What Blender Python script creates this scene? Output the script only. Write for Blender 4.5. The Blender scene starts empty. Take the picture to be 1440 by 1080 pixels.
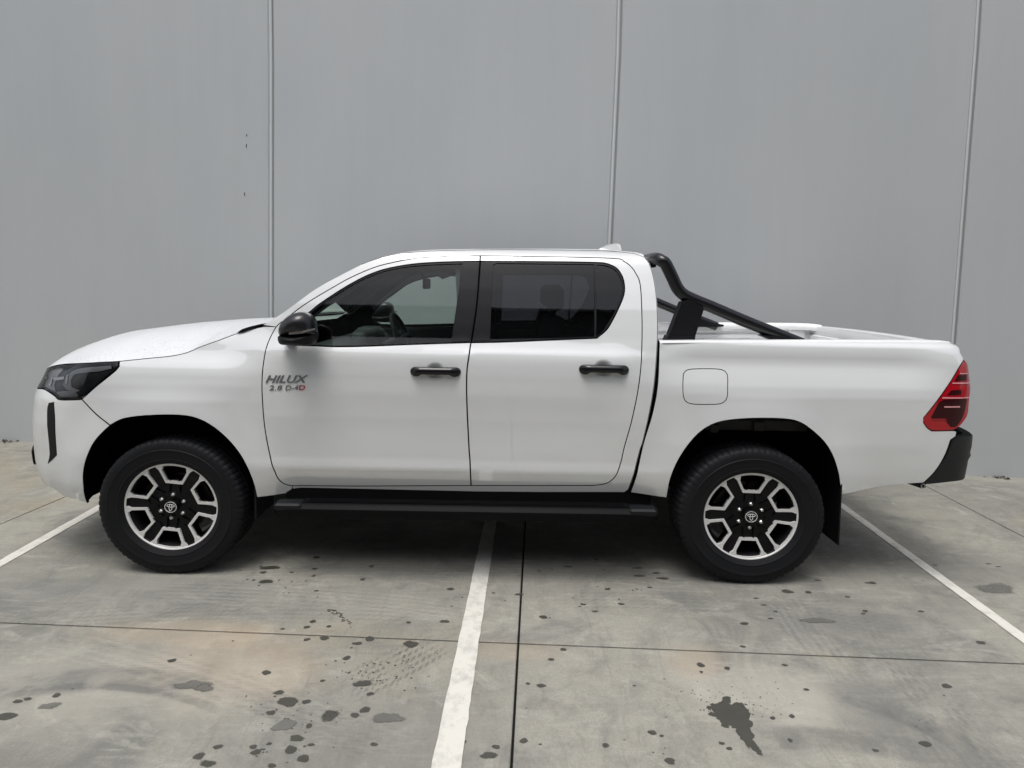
import bpy, bmesh, math, random
import numpy as np
from mathutils import Matrix, Vector
from mathutils.geometry import delaunay_2d_cdt
random.seed(7); rng = np.random.RandomState(7)
R = math.radians
scn = bpy.context.scene
# ------------------------------------------------------------------ camera
F, D, CH = 855.0, 3.2, 1.59
PITCH, ROLL, YAW, SHY = R(3.8), 0.014, R(0.4), -0.0566
cam_d = bpy.data.cameras.new('camera'); cam = bpy.data.objects.new('camera', cam_d)
scn.collection.objects.link(cam); scn.camera = cam
cam_d.sensor_fit = 'HORIZONTAL'; cam_d.sensor_width = 36; cam_d.lens = F/1440*36
cam_d.shift_y = SHY; cam_d.clip_end = 2000; cam_d.clip_start = .05
MR = Matrix.Rotation(YAW, 4, 'Z') @ Matrix.Rotation(math.pi/2-PITCH, 4, 'X') @ Matrix.Rotation(ROLL, 4, 'Z')
cam.matrix_world = Matrix.Translation((0, -D, CH)) @ MR
RM = np.array(MR.to_3x3()); CP = np.array([0, -D, CH])
# ------------------------------------------------------------------ world, sun, exposure
w = bpy.data.worlds.new('World'); scn.world = w; w.use_nodes = True
nt = w.node_tree; bg = nt.nodes['Background']
SUN_EL, SUN_AZ = R(74), R(205)
sky = nt.nodes.new('ShaderNodeTexSky'); sky.sky_type = 'NISHITA'; sky.sun_disc = False
sky.sun_elevation = SUN_EL; sky.sun_rotation = SUN_AZ; sky.dust_density = 4; sky.air_density = 1.0; sky.ozone_density = 1
hs = nt.nodes.new('ShaderNodeHueSaturation'); hs.inputs['Saturation'].default_value = 0.42
nt.links.new(sky.outputs[0], hs.inputs['Color']); nt.links.new(hs.outputs[0], bg.inputs[0])
bg.inputs[1].default_value = 0.14
sl = bpy.data.lights.new('sun', 'SUN'); sl.energy = 1.1; sl.angle = R(28); sl.color = (1, .97, .93)
so = bpy.data.objects.new('sun', sl); scn.collection.objects.link(so)
sd = Vector((math.cos(SUN_EL)*math.sin(SUN_AZ), math.cos(SUN_EL)*math.cos(SUN_AZ), math.sin(SUN_EL)))
so.rotation_euler = sd.to_track_quat('Z', 'Y').to_euler(); so.location = sd*20
scn.view_settings.view_transform = 'Standard'; scn.view_settings.look = 'None'
scn.view_settings.gamma = 1; scn.view_settings.use_curve_mapping = False
scn.view_settings.exposure = 0.5
scn.render.engine = 'CYCLES'
# ------------------------------------------------------------------ projection helpers (photo pixels <-> world)
def project(p):
    q = (np.asarray(p, float)-CP) @ RM
    return np.stack([720+F*q[..., 0]/-q[..., 2], 540-F*q[..., 1]/-q[..., 2]+SHY*1440], -1)
def ray(px, py):
    d = RM @ np.array([(px-720)/F, -(py-540-SHY*1440)/F, -1.0]); return d
def on_plane(px, py, axis, val):
    d = ray(px, py); t = (val-CP[axis])/d[axis]; return CP+d*t
def ground(px, py, z=0.0): return on_plane(px, py, 2, z)
def sideY(px, py, Y): return on_plane(px, py, 1, Y)
# ------------------------------------------------------------------ materials
def mat(name, col, rough=.5, metal=0, coat=0, coatr=.03, spec=.5, bump=0, bscale=50, var=0, vscale=5, back=None, emis=None, ior=1.5):
    m = bpy.data.materials.new(name); m.use_nodes = True; N = m.node_tree; b = N.nodes['Principled BSDF']
    b.inputs['Base Color'].default_value = (*col, 1); b.inputs['Roughness'].default_value = rough
    b.inputs['Metallic'].default_value = metal; b.inputs['Coat Weight'].default_value = coat
    b.inputs['Coat Roughness'].default_value = coatr; b.inputs['Specular IOR Level'].default_value = spec
    b.inputs['IOR'].default_value = ior
    b.inputs['Coat IOR'].default_value = 2.1 if 'pearl' in name and coat else 1.5
    tc = N.nodes.new('ShaderNodeTexCoord')
    if var:
        n = N.nodes.new('ShaderNodeTexNoise'); n.inputs['Scale'].default_value = vscale; n.inputs['Detail'].default_value = 6
        N.links.new(tc.outputs['Object'], n.inputs['Vector'])
        r = N.nodes.new('ShaderNodeMapRange'); r.inputs[3].default_value = 1-var; r.inputs[4].default_value = 1+var
        N.links.new(n.outputs[0], r.inputs[0])
        mx = N.nodes.new('ShaderNodeVectorMath'); mx.operation = 'SCALE'; mx.inputs[0].default_value = col
        N.links.new(r.outputs[0], mx.inputs['Scale']); N.links.new(mx.outputs[0], b.inputs['Base Color'])
    if bump:
        n = N.nodes.new('ShaderNodeTexNoise'); n.inputs['Scale'].default_value = bscale; n.inputs['Detail'].default_value = 4
        N.links.new(tc.outputs['Object'], n.inputs['Vector'])
        bp = N.nodes.new('ShaderNodeBump'); bp.inputs['Distance'].default_value = bump; bp.inputs['Strength'].default_value = 1
        N.links.new(n.outputs[0], bp.inputs['Height']); N.links.new(bp.outputs[0], b.inputs['Normal'])
    if back is not None:
        g = N.nodes.new('ShaderNodeNewGeometry'); d = N.nodes.new('ShaderNodeBsdfDiffuse'); d.inputs[0].default_value = (*back, 1)
        mix = N.nodes.new('ShaderNodeMixShader'); N.links.new(g.outputs['Backfacing'], mix.inputs[0])
        N.links.new(b.outputs[0], mix.inputs[1]); N.links.new(d.outputs[0], mix.inputs[2])
        N.links.new(mix.outputs[0], N.nodes['Material Output'].inputs['Surface'])
    return m
def glassmat(name, tint, ior=1.5, rough=0.0, boost=1.0):
    m = bpy.data.materials.new(name); m.use_nodes = True; N = m.node_tree; N.nodes.remove(N.nodes['Principled BSDF'])
    t = N.nodes.new('ShaderNodeBsdfTransparent'); t.inputs[0].default_value = (*tint, 1)
    g = N.nodes.new('ShaderNodeBsdfGlossy'); g.inputs['Roughness'].default_value = rough
    f = N.nodes.new('ShaderNodeFresnel'); f.inputs[0].default_value = ior
    mm = N.nodes.new('ShaderNodeMath'); mm.operation = 'MULTIPLY'; mm.inputs[1].default_value = boost; mm.use_clamp = True
    N.links.new(f.outputs[0], mm.inputs[0])
    mix = N.nodes.new('ShaderNodeMixShader'); N.links.new(mm.outputs[0], mix.inputs[0])
    N.links.new(t.outputs[0], mix.inputs[1]); N.links.new(g.outputs[0], mix.inputs[2])
    N.links.new(mix.outputs[0], N.nodes['Material Output'].inputs['Surface'])
    return m
M = {}
M['paint'] = mat('pearl_white_paint', (.715, .73, .735), .36, coat=1, coatr=.02, back=(.03, .03, .03))
M['paint_wet'] = mat('pearl_white_paint_wet', (.72, .745, .765), .45, coat=.6, coatr=.12, back=(.03, .03, .03))
def droplets(m):
    N = m.node_tree; L = N.links.new; b = N.nodes['Principled BSDF']; g = N.nodes.new('ShaderNodeNewGeometry')
    v = N.nodes.new('ShaderNodeTexVoronoi'); v.inputs['Scale'].default_value = 62; L(g.outputs['Position'], v.inputs['Vector'])
    n = N.nodes.new('ShaderNodeTexNoise'); n.inputs['Scale'].default_value = 5; L(g.outputs['Position'], n.inputs['Vector'])
    a = N.nodes.new('ShaderNodeMapRange'); a.inputs[1].default_value = .42; a.inputs[2].default_value = .62; a.inputs[3].default_value = .22; a.inputs[4].default_value = .55; L(n.outputs[0], a.inputs[0])
    c = N.nodes.new('ShaderNodeMapRange'); c.interpolation_type = 'SMOOTHSTEP'; c.inputs[1].default_value = 0; c.inputs[3].default_value = 1; c.inputs[4].default_value = 0
    L(v.outputs['Distance'], c.inputs[0]); L(a.outputs[0], c.inputs[2])
    bp = N.nodes.new('ShaderNodeBump'); bp.inputs['Distance'].default_value = .004; L(c.outputs[0], bp.inputs['Height'])
    L(bp.outputs[0], b.inputs['Coat Normal']); L(bp.outputs[0], b.inputs['Normal'])
droplets(M['paint_wet'])
M['seal'] = mat('rubber_seal', (.005, .005, .005), .8, spec=.08)  # black that paints the shade on panel edge walls and behind the gaps
M['black'] = mat('black_plastic', (.006, .006, .0075), .5, spec=.22, bump=.0004, bscale=400)
M['satin'] = mat('satin_black_trim', (.009, .009, .011), .4, spec=.25)
M['gloss_black'] = mat('gloss_black', (.006, .006, .007), .2, spec=.45)
M['tube'] = mat('black_powder_coat', (.006, .006, .008), .32, spec=.3, coat=.35, coatr=.15)
M['bumper'] = mat('grey_black_plastic', (.012, .0145, .0145), .5, spec=.3, bump=.0003, bscale=500)
M['rubber'] = mat('tyre_rubber', (.0085, .009, .0105), .6, spec=.18, bump=.0003, bscale=120, var=.25, vscale=8)
M['well'] = mat('wheel_well_liner', (.004, .004, .004), .9, spec=.05)
M['chassis'] = mat('chassis_steel', (.012, .011, .010), .8, spec=.1, var=.4, vscale=9)
M['alloy'] = mat('machined_alloy', (.70, .70, .69), .45, metal=.25, bump=.00008, bscale=300)
M['wheel_black'] = mat('gloss_black_wheel', (.003, .003, .004), .35, spec=.22)
M['chrome'] = mat('chrome', (.92, .93, .94), .3, metal=.35)
M['nut'] = mat('zinc_nut', (.55, .55, .55), .3, metal=1)
M['red'] = mat('red_lens', (.38, .0015, .009), .12, spec=.5, coat=.25)
M['dark_red'] = mat('dark_red_lens', (.03, .0008, .002), .25, spec=.3)
M['pink'] = mat('pale_lens_edge', (.75, .32, .34), .15, coat=1)
M['red_badge'] = mat('red_badge', (.4, .01, .03), .2, coat=1)
M['glass'] = glassmat('side_glass', (.70, .78, .735), 1.52, boost=1.0)
M['privacy'] = glassmat('privacy_glass', (.22, .225, .245), 1.52, boost=1.1)
M['screen'] = glassmat('windscreen_glass', (.62, .70, .66), 1.5)
M['lens'] = glassmat('clear_lens', (.93, .94, .95), 1.45)
M['lamp_black'] = mat('lamp_housing', (.020, .021, .024), .25, coat=.4)
M['lamp_grey'] = mat('lamp_bezel', (.42, .42, .43), .3, metal=.3)
M['interior'] = mat('interior_plastic', (.045, .052, .053), .6)
M['seat'] = mat('seat_fabric', (.025, .026, .028), .85)
M['lining'] = mat('headliner', (.30, .32, .315), .9)
M['grey_int'] = mat('interior_grey', (.22, .25, .24), .5)
M['bed'] = mat('bed_paint', (.76, .77, .77), .4, coat=.5, coatr=.1)
# ------------------------------------------------------------------ object helpers
col = scn.collection
def link(name, me, m=None, parent=None, smooth=True):
    o = bpy.data.objects.new(name, me); col.objects.link(o)
    if m is not None:
        for x in (m if isinstance(m, (list, tuple)) else [m]): me.materials.append(x)
    if smooth is not None:
        me.polygons.foreach_set('use_smooth', [bool(smooth)]*len(me.polygons))
    if parent is not None: o.parent = parent
    return o
def tag(o, label=None, cat=None, group=None, kind=None):
    for k, v in (('label', label), ('category', cat), ('group', group), ('kind', kind)):
        if v: o[k] = v
    return o
def empty(name, loc=(0, 0, 0), parent=None):
    o = bpy.data.objects.new(name, None); o.empty_display_size = .1; col.objects.link(o); o.location = loc
    if parent is not None: o.parent = parent
    return o
def mesh(name, V, Fc, m=None, parent=None, smooth=False, sharp=None):
    me = bpy.data.meshes.new(name); me.from_pydata([tuple(map(float, v)) for v in V], [], [tuple(map(int, f)) for f in Fc]); me.update()
    o = link(name, me, m, parent, smooth)
    if sharp: me.set_sharp_from_angle(angle=R(sharp))
    return o
W2 = 0.92                                   # half width: the truck's centre line is the plane Y = W2
def mirror(o, name=None, parent=None):
    """real mirrored copy of a mesh object on the far side of the truck"""
    me = o.data.copy(); nv = len(me.vertices)
    a = np.empty(nv*3); me.vertices.foreach_get('co', a); a = a.reshape(-1, 3)
    mw = np.array(o.matrix_world) if False else None
    a[:, 1] = 2*W2-a[:, 1]; me.vertices.foreach_set('co', a.ravel()); me.flip_normals(); me.update()
    c = bpy.data.objects.new(name or o.name.split('.')[0], me); col.objects.link(c)
    c.parent = parent if parent is not None else o.parent
    if 'custom_n' in o:
        n = np.array(o['custom_n'][:]) if False else NRM[o.name]
        nn = n.copy(); nn[:, 1] *= -1
        me.normals_split_custom_set_from_vertices([tuple(x) for x in nn])
    return c
NRM = {}
class MB:
    def __init__(s): s.V = []; s.F = []
    def add(s, V, Fc):
        n = len(s.V); s.V += [tuple(v) for v in V]; s.F += [tuple(i+n for i in f) for f in Fc]; return s
    def box(s, x0, x1, y0, y1, z0, z1, b=0):
        if b <= 0:
            V = [(x, y, z) for z in (z0, z1) for y in (y0, y1) for x in (x0, x1)]
            return s.add(V, [(0, 2, 3, 1), (4, 5, 7, 6), (0, 1, 5, 4), (2, 6, 7, 3), (0, 4, 6, 2), (1, 3, 7, 5)])
        V = []; Fc = []
        rings = []
        for (zz, ins) in ((z0, b), (z0+b, 0), (z1-b, 0), (z1, b)):
            ring = []
            X0, X1, Y0, Y1 = x0+ins, x1-ins, y0+ins, y1-ins
            for (x, y) in ((X0+b, Y0), (X1-b, Y0), (X1, Y0+b), (X1, Y1-b), (X1-b, Y1), (X0+b, Y1), (X0, Y1-b), (X0, Y0+b)):
                ring.append(len(V)); V.append((x, y, zz))
            rings.append(ring)
        for a, c in zip(rings, rings[1:]):
            for i in range(8): Fc.append((a[i], a[(i+1) % 8], c[(i+1) % 8], c[i]))
        Fc.append(tuple(reversed(rings[0]))); Fc.append(tuple(rings[-1]))
        return s.add(V, Fc)
    def tube(s, path, r, n=16, caps=True, flat=1.0):
        path = [Vector(p) for p in path]; rr = r if isinstance(r, (list, tuple)) else [r]*len(path)
        V = []; Fc = []; up = None
        for i, p in enumerate(path):
            t = (path[min(i+1, len(path)-1)]-path[max(i-1, 0)]).normalized()
            if up is None:
                up = Vector((0, 0, 1)) if abs(t.z) < .9 else Vector((0, 1, 0))
            up = (up-t*up.dot(t)).normalized(); sd_ = t.cross(up)
            for k in range(n):
                a = 2*math.pi*k/n; V.append(p+(up*math.cos(a)*flat+sd_*math.sin(a))*rr[i])
        for i in range(len(path)-1):
            for k in range(n):
                a = i*n+k; b = i*n+(k+1) % n; Fc.append((a, b, b+n, a+n))
        if caps: Fc.append(tuple(range(n-1, -1, -1))); Fc.append(tuple(range((len(path)-1)*n, len(path)*n)))
        return s.add(V, Fc)
    def prism(s, poly, n, d):          # poly: 3D points, pushed along vector d
        k = len(poly); V = [Vector(p) for p in poly]+[Vector(p)+Vector(d) for p in poly]
        return s.add(V, [tuple(range(k)), tuple(range(2*k-1, k-1, -1))]+[((i+1) % k, i, i+k, (i+1) % k+k) for i in range(k)])
    def build(s, name, m=None, parent=None, smooth=False, sharp=None):
        o = mesh(name, s.V, s.F, m, parent, smooth, sharp); bm = bmesh.new(); bm.from_mesh(o.data)
        bmesh.ops.recalc_face_normals(bm, faces=bm.faces); bm.to_mesh(o.data); bm.free(); return o
def catmull(P, k=8, closed=False):
    P = [np.asarray(p, float) for p in P]; n = len(P); out = []
    for i in range(n if closed else n-1):
        p0 = P[(i-1) % n] if closed else P[max(i-1, 0)]; p1 = P[i]; p2 = P[(i+1) % n]; p3 = P[(i+2) % n] if closed else P[min(i+2, n-1)]
        for j in range(k):
            t = j/k; out.append(.5*((2*p1)+(p2-p0)*t+(2*p0-5*p1+4*p2-p3)*t*t+(3*p1-p0-3*p2+p3)*t**3))
    if not closed: out.append(P[-1])
    return out
def dens(px, k=5):
    'open photo curve -> densified list of surface points'
    c = np.array(catmull(list(unproj(px)), k)); return [('s', a, b) for a, b in c]
# ------------------------------------------------------------------ the body surface  P(s, z)
XA, AF, NF = -1.95, .965, 3.2              # nose corner of the plan curve
XB, AB, NB = 2.02, .535, 5.5               # tail corner
def plan_table():
    pts = []
    for t in np.linspace(math.pi/2, 0, 900)[:-1]:
        pts.append((XA-AF*math.sin(t)**(2/NF), W2*(1-max(math.cos(t), 0)**(2/NF))))
    for x in np.linspace(XA, XB, 400): pts.append((x, 0))
    for t in np.linspace(0, math.pi/2, 900)[1:]:
        pts.append((XB+AB*math.sin(t)**(2/NB), W2*(1-max(math.cos(t), 0)**(2/NB))))
    p = np.array(pts)
    x = p[:, 0]                                                    # slight barrel of the sides in plan
    L = np.concatenate([[0], np.cumsum(np.hypot(*np.diff(p, axis=0).T))])
    L = L-np.interp(0, p[899:1300, 0], L[899:1300])
    s = np.arange(L[0], L[-1], .004); q = np.stack([np.interp(s, L, p[:, 0]), np.interp(s, L, p[:, 1])], 1)
    k = np.exp(-np.linspace(-2, 2, 13)**2); k /= k.sum()
    qp = np.pad(q, ((6, 6), (0, 0)), mode='reflect', reflect_type='odd')
    q = np.stack([np.convolve(qp[:, i], k, 'valid') for i in (0, 1)], 1)
    g = np.gradient(q, axis=0); g /= np.linalg.norm(g, axis=1)[:, None]
    n = np.stack([-g[:, 1], g[:, 0]], 1)
    return s, q, n
PS, PQ, PN = plan_table()
S_F, S_R = PS[0], PS[-1]
ZT = np.arange(.2, 1.95, .005)
def prof(pts):
    z, t = zip(*pts); y = np.interp(ZT, z, t); k = np.exp(-np.linspace(-2, 2, 9)**2); k /= k.sum()
    return np.convolve(np.pad(y, 4, mode='edge'), k, 'valid')
T_DOOR = prof([(.3, .10), (.42, .07), (.48, .048), (.52, .034), (.575, .020), (.62, .022), (.70, .016), (.85, .003), (.98, 0), (1.08, .003), (1.15, .010),
               (1.195, .018), (1.235, .040), (1.28, .060), (1.35, .0815), (1.45, .115), (1.55, .152), (1.65, .194), (1.70, .217), (1.735, .238), (1.76, .268), (1.775, .31), (1.785, .37), (1.79, .45), (1.95, .8)])
T_FEND = prof([(.25, .10), (.40, .055), (.5, .045), (.6, .028), (.8, .010), (.92, 0), (1.0, .004), (1.06, .016), (1.10, .03), (1.14, .052), (1.18, .072), (1.24, .095), (1.30, .125), (1.5, .2), (1.95, .5)])
T_NOSE = prof([(.25, .12), (.34, .06), (.40, .028), (.45, .014), (.50, .006), (.56, .002), (.62, 0), (.75, 0), (.88, .012), (.94, .03), (.98, .05), (1.02, .065), (1.06, .085), (1.10, .115), (1.13, .16), (1.16, .24), (1.3, .5), (1.95, .6)])
T_BED = prof([(.25, .12), (.42, .06), (.5, .035), (.6, .018), (.75, .004), (.9, 0), (1.01, .001), (1.06, .010), (1.11, .028), (1.165, .050), (1.195, .056), (1.225, .057), (1.25, .060), (1.28, .068), (1.30, .075), (1.31, .12), (1.95, .6)])
T_TAIL = prof([(.25, .20), (.40, .07), (.48, .035), (.55, .015), (.65, .004), (.8, 0), (.9, 0), (1.0, .002), (1.07, .010), (1.15, .022), (1.2, .030), (1.25, .045), (1.285, .062), (1.30, .09), (1.31, .13), (1.95, .6)])
def sm(x, a, b):
    t = np.clip((x-a)/(b-a), 0, 1); return t*t*(3-2*t)
XWF = XWR = 0.0; ZW = .372
pF = sideY(240.7, 714.4, .04); pR = sideY(1056, 728.4, .04); XWF, XWR = pF[0], pR[0]
def T(s, z):
    zt_ = z-(.02-.006*np.clip(s, -3, 3))           # the flanks sit a little nose-up
    d, f, n, b, r = (np.interp(zt_, ZT, t) for t in (T_DOOR, T_FEND, T_NOSE, T_BED, T_TAIL))
    wf = 1-sm(s, -1.62, -1.18); wn = 1-sm(s, -2.62, -2.25); zh = sm(zt_, 1.24, 1.285); wb = sm(s, .50, 1.02)*(1-zh)+sm(s, .785, .797)*zh; wr = sm(s, 2.05, 2.42)
    t = d*(1-wf)+f*wf; t = t*(1-wn)+n*wn; t = t*(1-wb)+b*wb; t = t*(1-wr)+r*wr
    for xc, amp in ((XWF, .042), (XWR, .024)):                    # wheel arch flares
        rd = np.hypot((s-xc), (z-ZW)*1.02); dd = np.maximum(rd-.47, 0)
        t = t-amp*np.exp(-(dd/.15)**2)*sm(z, .2, .5)*(1-sm(z, .95, 1.12))*(1-sm(np.abs(s-xc), .55, .75))
    # recess that dishes the door skins between the two flares
    t = t+.010*np.exp(-((z-.86)/.16)**2)*sm(s, -1.2, -.9)*(1-sm(s, .4, .7))
    return t
def P(s, z, off=0.0):
    s = np.asarray(s, float); z = np.asarray(z, float); t = T(s, z)-off
    x = np.interp(s, PS, PQ[:, 0]); y = np.interp(s, PS, PQ[:, 1]); nx = np.interp(s, PS, PN[:, 0]); ny = np.interp(s, PS, PN[:, 1])
    return np.stack([x+nx*t, y+ny*t, z+0*t], -1)
def PNrm(s, z):
    e = .006; a = P(s+e, z)-P(s-e, z); b = P(s, z+e)-P(s, z-e)
    n = np.cross(a, b); n /= np.linalg.norm(n, axis=-1)[..., None]; return n
def unproj(pts, off=0.0):
    """photo pixels -> (s, z) on the body surface; pixels beyond the silhouette go to the nearest point of it"""
    px = np.asarray(pts, float)
    g = np.array([sideY(x, y, .03) for x, y in px]); s = np.clip(g[:, 0], -2.6, 2.40); z = np.clip(g[:, 2], .25, 1.85); lam = np.full(len(s), 1e2)
    e = .003; cur = project(P(s, z, off)); err = ((cur-px)**2).sum(1)
    for it in range(60):
        Js = (project(P(s+e, z, off))-project(P(s-e, z, off)))/(2*e); Jz = (project(P(s, z+e, off))-project(P(s, z-e, off)))/(2*e)
        r = px-cur
        a = (Js*Js).sum(1)+lam; b = (Js*Jz).sum(1); c = (Jz*Jz).sum(1)+lam; u = (Js*r).sum(1); v = (Jz*r).sum(1)
        det = a*c-b*b; ds = np.clip((c*u-b*v)/det, -.05, .05); dz = np.clip((a*v-b*u)/det, -.05, .05)
        s2, z2 = s+ds, z+dz; c2 = project(P(s2, z2, off)); e2 = ((c2-px)**2).sum(1); ok = e2 < err
        s = np.where(ok, s2, s); z = np.where(ok, z2, z); cur = np.where(ok[:, None], c2, cur); err = np.where(ok, e2, err)
        lam = np.where(ok, lam*.4, lam*4)
    return np.stack([s, z], 1)
def smooth_outline(P2, step, corner=38):
    """densify a closed polyline: Catmull-Rom on gentle vertices, sharp where it turns more than `corner` degrees"""
    P2 = [np.asarray(p, float) for p in P2]; n = len(P2); isc = []
    for i in range(n):
        a = P2[i]-P2[i-1]; b = P2[(i+1) % n]-P2[i]
        ang = abs(math.degrees(math.atan2(a[0]*b[1]-a[1]*b[0], a@b))); isc.append(ang > corner)
    out = []
    for i in range(n):
        p1 = P2[i]; p2 = P2[(i+1) % n]; L = np.linalg.norm(p2-p1); k = max(1, int(round(L/step)))
        m1 = (p2-p1) if isc[i] else (p2-P2[i-1])*L/max(1e-9, np.linalg.norm(p1-P2[i-1])+L)
        p3 = P2[(i+2) % n]
        m2 = (p2-p1) if isc[(i+1) % n] else (p3-p1)*L/max(1e-9, np.linalg.norm(p3-p2)+L)
        for j in range(k):
            t = j/k; out.append((2*t**3-3*t*t+1)*p1+(t**3-2*t*t+t)*m1+(-2*t**3+3*t*t)*p2+(t**3-t*t)*m2)
    return np.array(out)
def area(p): x, y = p[:, 0], p[:, 1]; return .5*np.sum(x*np.roll(y, -1)-np.roll(x, -1)*y)
def inset(p, d):
    """move a closed ring inwards by d (p anticlockwise)"""
    a = np.roll(p, 1, 0); b = np.roll(p, -1, 0); e1 = p-a; e2 = b-p
    e1 /= np.linalg.norm(e1, axis=1)[:, None]+1e-12; e2 /= np.linalg.norm(e2, axis=1)[:, None]+1e-12
    n1 = np.stack([-e1[:, 1], e1[:, 0]], 1); n2 = np.stack([-e2[:, 1], e2[:, 0]], 1)
    m = n1+n2; l = np.linalg.norm(m, axis=1)[:, None]+1e-9; m /= l; c = np.maximum((m*n1).sum(1)[:, None], .45)
    return p+m*d/c
def inside(poly, q):
    x, y = q[:, 0], q[:, 1]; r = np.zeros(len(q), bool); a = poly; b = np.roll(poly, -1, 0)
    for (x1, y1), (x2, y2) in zip(a, b):
        c = (y1 > y) != (y2 > y)
        if y1 != y2: r ^= c & (x < (x2-x1)*(y-y1)/(y2-y1)+x1)
    return r
def outline_sz(ol, off=0.0, step=.02, corner=38):
    """outline of photo points (x, y) and/or surface points ('s', s, z) -> smooth ring in (s, z), anticlockwise"""
    px = [p for p in ol if p[0] != 's']; sz = iter(unproj(px, off)) if px else iter(())
    P2 = [np.array(p[1:], float) if p[0] == 's' else next(sz) for p in ol]
    r = smooth_outline(P2, step, corner)
    if area(r) < 0: r = r[::-1]
    keep = np.linalg.norm(r-np.roll(r, 1, 0), axis=1) > 1e-5
    return r[keep]
def panel(name, ol, m, parent, holes=(), off=0.0, gap=.0025, thick=.022, grid=.032, roll=.0016, step=.018, corner=38, skirt=None, fn=None, rings=None):
    ring = rings if rings is not None else outline_sz(ol, off, step, corner)
    outer = inset(ring, gap); loops = [outer]
    for h in holes:
        hr = h if isinstance(h, np.ndarray) else outline_sz(h, off, step, corner)
        loops.append(inset(hr, -gap)[::-1])
    V2 = []; E = []; lid = []; edge_n = 0
    for lp in loops:
        n0 = len(V2); k = len(lp); V2 += list(lp); E += [(n0+i, n0+(i+1) % k) for i in range(k)]; lid.append((n0, k))
    nb = len(V2)
    for lp in loops:                                              # support ring just inside each edge
        r2 = inset(lp, .005)
        V2 += [q for q, a in zip(r2, lp)]
    ni = len(V2)
    mn = outer.min(0); mx = outer.max(0)
    gx = np.arange(mn[0]+grid*.5, mx[0], grid); gy = np.arange(mn[1]+grid*.5, mx[1], grid*.87)
    G = np.array([(x+(grid/2 if j % 2 else 0), y) for j, y in enumerate(gy) for x in gx]) if len(gx) and len(gy) else np.zeros((0, 2))
    if len(G):
        ok = inside(outer, G)
        for lp in loops[1:]: ok &= ~inside(lp, G)
        G = G[ok]; allb = np.array(V2)
        if len(G):
            dmin = np.array([np.min(np.sum((allb-g)**2, 1)) for g in G]); G = G[dmin > (grid*.42)**2]
            V2 += list(G)
    vv, ee, ff, _, _, _ = delaunay_2d_cdt([Vector((float(a), float(b))) for a, b in V2], E, [], 0, 1e-6)[:6]
    q = np.array([(v.x, v.y) for v in vv]); tri = np.array([f for f in ff if len(f) == 3]); cen = q[tri].mean(1)
    ok = inside(outer, cen)
    for lp in loops[1:]: ok &= ~inside(lp, cen)
    tri = tri[ok]
    o_ = off if fn is None else off+fn(q[:, 0], q[:, 1])
    V = P(q[:, 0], q[:, 1], o_); Nn = PNrm(q[:, 0], q[:, 1])
    # distance to the loops: roll the very edge in
    lpall = np.vstack(loops); isb = np.array([np.min(np.sum((lpall-a)**2, 1)) < 1e-10 for a in q])
    V[isb] -= Nn[isb]*roll
    # orientation
    t0 = np.cross(V[tri[:, 1]]-V[tri[:, 0]], V[tri[:, 2]]-V[tri[:, 0]]); fl = (t0*Nn[tri[:, 0]]).sum(1) < 0
    tri[fl] = tri[fl][:, ::-1]
    VV = [V]; NN = [Nn]; Fc = [tuple(t) for t in tri]; mi = [0]*len(Fc); base = len(V)
    for lp in loops:                                              # skirts
        k = len(lp); on = o_ if np.isscalar(o_) else off
        n = PNrm(lp[:, 0], lp[:, 1])
        a = P(lp[:, 0], lp[:, 1], on if fn is None else off+fn(lp[:, 0], lp[:, 1]))-n*roll; b = a-n*thick
        tg = np.roll(a, -1, 0)-np.roll(a, 1, 0); sn = np.cross(tg, n); sn /= np.linalg.norm(sn, axis=1)[:, None]+1e-12
        VV += [a, b]; NN += [sn, sn]
        for i in range(k):
            j = (i+1) % k; Fc.append((base+i, base+k+i, base+k+j, base+j)); mi.append(1)
        base += 2*k
    V = np.vstack(VV); Nn = np.vstack(NN)
    me = bpy.data.meshes.new(name); me.from_pydata(V.tolist(), [], Fc); me.update()
    o = link(name, me, [m, skirt or M['seal']], parent, True); me.polygons.foreach_set('material_index', mi)
    me.normals_split_custom_set_from_vertices(Nn.tolist()); o['custom_n'] = 1; NRM[o.name] = Nn
    del o['custom_n']; o_id[o.name] = True
    return o
o_id = {}
def mirror_panel(o, parent=None, name=None):
    me = o.data.copy(); nv = len(me.vertices); a = np.empty(nv*3); me.vertices.foreach_get('co', a); a = a.reshape(-1, 3).copy()
    a[:, 1] = 2*W2-a[:, 1]; me.vertices.foreach_set('co', a.ravel()); me.flip_normals(); me.update()
    if o.name in NRM:
        n = NRM[o.name].copy(); n[:, 1] *= -1; me.normals_split_custom_set_from_vertices(n.tolist())
    c = bpy.data.objects.new(name or o.name.split('.')[0], me); col.objects.link(c); c.parent = parent if parent is not None else o.parent
    return c
def loft(name, rows, m, parent, smooth=True, sharp=None, flip=False):
    n = len(rows[0]); V = [p for r in rows for p in r]
    Fc = [(i*n+j, i*n+j+1, (i+1)*n+j+1, (i+1)*n+j) for i in range(len(rows)-1) for j in range(n-1)]
    if flip: Fc = [f[::-1] for f in Fc]
    return mesh(name, V, Fc, m, parent, smooth, sharp)
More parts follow.
